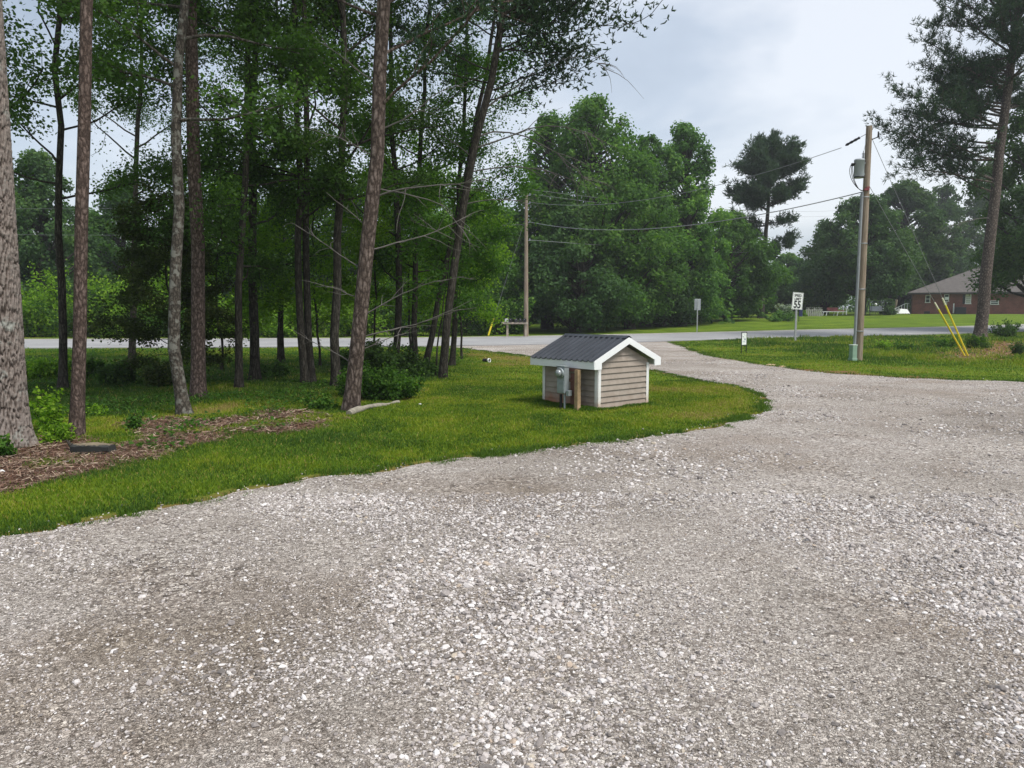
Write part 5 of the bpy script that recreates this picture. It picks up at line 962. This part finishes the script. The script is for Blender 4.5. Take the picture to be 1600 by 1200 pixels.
mb = MB(); mb.box((.3, .3, .50), (1.5, .5, .10)); mb.box((.0, .55, .68), (1.2, .08, .3)); mb.build('cushion', simple('faded red fabric', (.22, .07, .07), .9, .4, 5), sw, bevel=.03)
g = gnd(1248, 503); fl = thing('garden_flag', 'dark blue garden flag on a black stake behind the speed limit post', 'flag', g, .1); mb = MB(); mb.tube([(0, 0, 0), (0, 0, 1.15)], .03, 8); mb.tube([(0, 0, 1.12), (.3, 0, 1.12)], .02, 6); mb.build('stake', BLK, fl, True)
mb = MB(); xs = np.linspace(.02, .30, 7); V = [(x, .03*math.sin(x*20), z) for z in (1.1, .45) for x in xs]; mb.add(V, [[k, k+1, 8+k, 7+k] for k in range(6)]); mb.build('banner', simple('navy cloth', (.04, .05, .13), .9), fl)
g = gnd(1370, 492); ws = thing('swing_frame', 'dark metal A-frame garden swing right of the transformer pole', 'swing', g, .1); FR = simple('dark metal', (.05, .055, .055), .6)
for x in (-.9, .9):
    for y in (-.5, .5): mb = MB(); mb.bar((x+.15*np.sign(x), y, 0), (x, 0, 1.35), .06); mb.build('leg', FR, ws)
mb = MB(); mb.bar((-.95, 0, 1.35), (.95, 0, 1.35), .07); mb.build('top_bar', FR, ws); mb = MB(); mb.box((0, 0, .42), (1.3, .45, .06)); mb.box((0, .22, .68), (1.3, .05, .45)); mb.build('seat', simple('pale seat slats', (.35, .38, .42), .7), ws)
for x in (-.6, .6): mb = MB(); mb.bar((x, 0, .42), (x, 0, 1.33), .025); mb.build('hanger', FR, ws)
g = gnd(1371.5, 490.5); wd = thing('yard_lamp', 'round white globe on a thin pole behind the garden swing', 'yard lamp', g+np.array([.1, .8, 0])); mb = MB(); mb.tube([(0, 0, 0), (0, 0, .95)], .025, 8); mb.build('pole', FR, wd, True); mb = MB(); a = np.linspace(-1.4, 1.4, 9); mb.lathe([(.16*math.cos(x), 1.08+.16*math.sin(x)) for x in a], (0, 0, 0), 16); mb.build('globe', simple('white globe', (.8, .82, .82), .4), wd, True)
shrub('shrub', 'pale flowering bush left of the speed limit sign in the far yard', gnd(1227, 497), 1.0, 1.5, 3000, .18, 391, leafmat('pale blossom', (.10, .15, .10), (.28, .34, .28), (.6, .65, .6), .3))
shrub('shrub', 'spreading grey green plant at the foot of the pale flowering bush', gnd(1216, 502), 1.5, .9, 3000, .18, 392, LEAF_FAR)
shrub('shrub', 'round bush right of the garden swing', gnd(1391, 492), .9, 1.2, 2600, .16, 393, LEAF_DARK)
shrub('shrub', 'small yellow green bush beside the picket fence', gnd(1259, 494), .45, .7, 1200, .14, 394, LEAF_LIME)
g = gnd(1409, 491.5); wb = thing('wheelbarrow', 'white upturned wheelbarrow on the grass left of the brick house', 'wheelbarrow', g, .3); mb = MB(); mb.add([(-.75, -.35, .12), (.75, -.35, .12), (.75, .35, .12), (-.75, .35, .12), (-.4, -.22, .62), (.5, -.22, .55), (.5, .22, .55), (-.4, .22, .62)], [[0, 1, 5, 4], [1, 2, 6, 5], [2, 3, 7, 6], [3, 0, 4, 7], [4, 5, 6, 7]]); mb.build('tub', WHITE, wb, bevel=.03)
mb = MB(); mb.bar((-1.5, -.25, .1), (.8, -.25, .14), .06); mb.bar((-1.5, .25, .1), (.8, .25, .14), .06); mb.build('handle', WHITE, wb); mb = MB(); mb.tube([(.95, -.05, .22), (.95, .05, .22)], .2, 16); mb.build('wheel', BLK, wb)

# ------------------------------------------------------------------ small things on the lawn and in the grove
def logmesh(P, rr, k, seed, sq=1.0):
    rg = np.random.default_rng(seed); mb = MB(); mb.tube(P, rr, k); V = np.vstack(mb.V); V += (np.stack([vnoise(V[:, :2]*18+V[:, 2:]*9, 1, s) for s in (1, 2, 3)], 1)-.5)*.018; mb.V = [V]; return mb
g0, g1 = gnd(545, 650), gnd(622, 631); o = thing('fallen_log', 'pale barkless log lying under the shrubs by the leaning pine', 'log', g0); d = g1-g0; s = np.linspace(0, 1, 12)
mb = logmesh(np.stack([d[0]*s, d[1]*s, .045+.02*np.sin(s*5)], 1), .05*(1-.35*s)+.008*np.sin(s*14), 14, 4); mb.build('trunk', simple('bleached wood', (.27, .25, .20), .9, .35, 14, .2, 0, .5, 50), o, True)
g0 = gnd(150, 706); o = thing('split_log', 'half buried dark split log at the foot of the slim brown pine', 'log', g0, R(-8)); mb = MB(); xs = np.linspace(-.26, .2, 14)
for k, x in enumerate(xs[:-1]):
    pass
pr = [(-.09, -.03), (-.10, .085), (-.03, .115), (.06, .10), (.09, -.03)]; V = []
for i_, x in enumerate(xs):
    f = 1-.25*abs(x+.03)/.25; V += [(x, y*f+.015*math.sin(x*9), z*f+.004*math.sin(i_*2.1)) for y, z in pr]
n = 5; mb.add(V, [[i_*n+j_, i_*n+(j_+1) % n, (i_+1)*n+(j_+1) % n, (i_+1)*n+j_] for i_ in range(13) for j_ in range(n)]); mb.add(V, [[0, 3, 4], [0, 1, 3], [1, 2, 3], [13*n, 13*n+4, 13*n+3], [13*n, 13*n+3, 13*n+1], [13*n+1, 13*n+3, 13*n+2]])
m, t, bb = newmat('charred log', .9, .15); ge = N(t, 'ShaderNodeNewGeometry'); sp = N(t, 'ShaderNodeSeparateXYZ'); tc = N(t, 'ShaderNodeTexCoord'); L(t, tc.outputs['Object'], sp.inputs[0]); n_ = N(t, 'ShaderNodeTexNoise', {'Scale': 25, 'Detail': 5}); L(t, tc.outputs['Object'], n_.inputs['Vector']); ad = N(t, 'ShaderNodeMath', operation='MULTIPLY_ADD'); L(t, n_.outputs[0], ad.inputs[0]); ad.inputs[1].default_value = .03; L(t, sp.outputs[2], ad.inputs[2])
r_ = ramp(t, [(.098, (.04, .042, .04)), (.108, (.20, .165, .115))]); L(t, ad.outputs[0], r_.inputs[0]); L(t, r_.outputs[0], bb.inputs['Base Color']); mb.build('half_log', m, o)
mb = MB(); mb.tube([(-.26, .02, .03), (-.42, .12, .06), (-.52, .2, .09)], [.035, .02, .008], 8); mb.build('limb', BK_DARK, o, True)
g0 = gnd(763, 565)-np.array([0, 0, .03]); o = thing('culvert_pipe', 'white rimmed black culvert pipe end poking from the grass', 'culvert pipe', g0, R(55)); o.scale = (.62, .62, .62); mb = MB(); a = np.linspace(0, 2*math.pi, 20, endpoint=False)
def ring(r1, r2, y0, y1): 
    mb = MB(); V = [(r*math.cos(x), y, .1+r*math.sin(x)) for (r, y) in ((r1, y0), (r2, y0), (r2, y1), (r1, y1)) for x in a]; k = 20; mb.add(V, [[q*k+j_, q*k+(j_+1) % k, ((q+1) % 4)*k+(j_+1) % k, ((q+1) % 4)*k+j_] for q in range(4) for j_ in range(k)]); return mb
ring(.085, .115, -.08, .0).build('rim', WHITE, o, True); ring(.075, .095, .002, .30).build('pipe', BLK, o, True)
PAP = simple('white litter', (.75, .76, .74), .7)
for (px, py, s1, lab) in ((323, 621, .05, 'white scrap of litter at the foot of the stout reddish pine'), (103, 724, .028, 'white scrap lying in the pine straw by the split log'), (3, 738, .03, 'white scrap in the pine straw at the photo edge'), (656, 633, .03, 'tiny pale scrap on the lawn right of the shrubs')):
    g0 = gnd(px, py); g0[2] = ground_z(g0[None, :2])[0]+.012; rg = np.random.default_rng(int(px)); v = ICO*s1*(1+rg.uniform(-.35, .35, (12, 1)))*np.array([1.2, .8, .5]); tag(link('litter', mesh_np('litter', v, ICF, PAP), None, tuple(g0)), lab, 'litter', 'scraps of litter')
# pale clay rocks along the drive's far edge
for k, (px, py, s1, lab) in enumerate(((1203, 571, .13, 'tan clay rock on the far drive edge, left one of two'), (1224, 573, .10, 'tan clay rock on the far drive edge, right one of two'))):
    g0 = gnd(px, py); rg = np.random.default_rng(k+2); v = ICO*s1*(1+rg.uniform(-.3, .3, (12, 1)))*np.array([1.5, .7, .35]); o = link('rock', mesh_np('rock', v, ICF, simple('tan clay', (.45, .34, .2), .9, .2, 10)), None, tuple(g0)); tag(o, lab, 'rock', 'clay rocks'); mm_ = o.modifiers.new('s', 'SUBSURF'); mm_.levels = mm_.render_levels = 2; mm_.subdivision_type = 'SIMPLE'

# ------------------------------------------------------------------ the damp air that pales the far trees
hm = bpy.data.materials.new('damp air'); hm.use_nodes = True; t = hm.node_tree; t.nodes.remove(t.nodes['Principled BSDF']); pv = N(t, 'ShaderNodeVolumePrincipled', {'Color': (.92, .96, 1, 1), 'Density': .0007, 'Anisotropy': .2}); L(t, pv.outputs[0], t.nodes['Material Output'].inputs['Volume'])
mb = MB(); mb.box((0, 400, 13.5), (1500, 1060, 30)); tag(mb.build('haze', hm), 'thin damp haze in the air over the whole place', 'haze', kind='stuff')
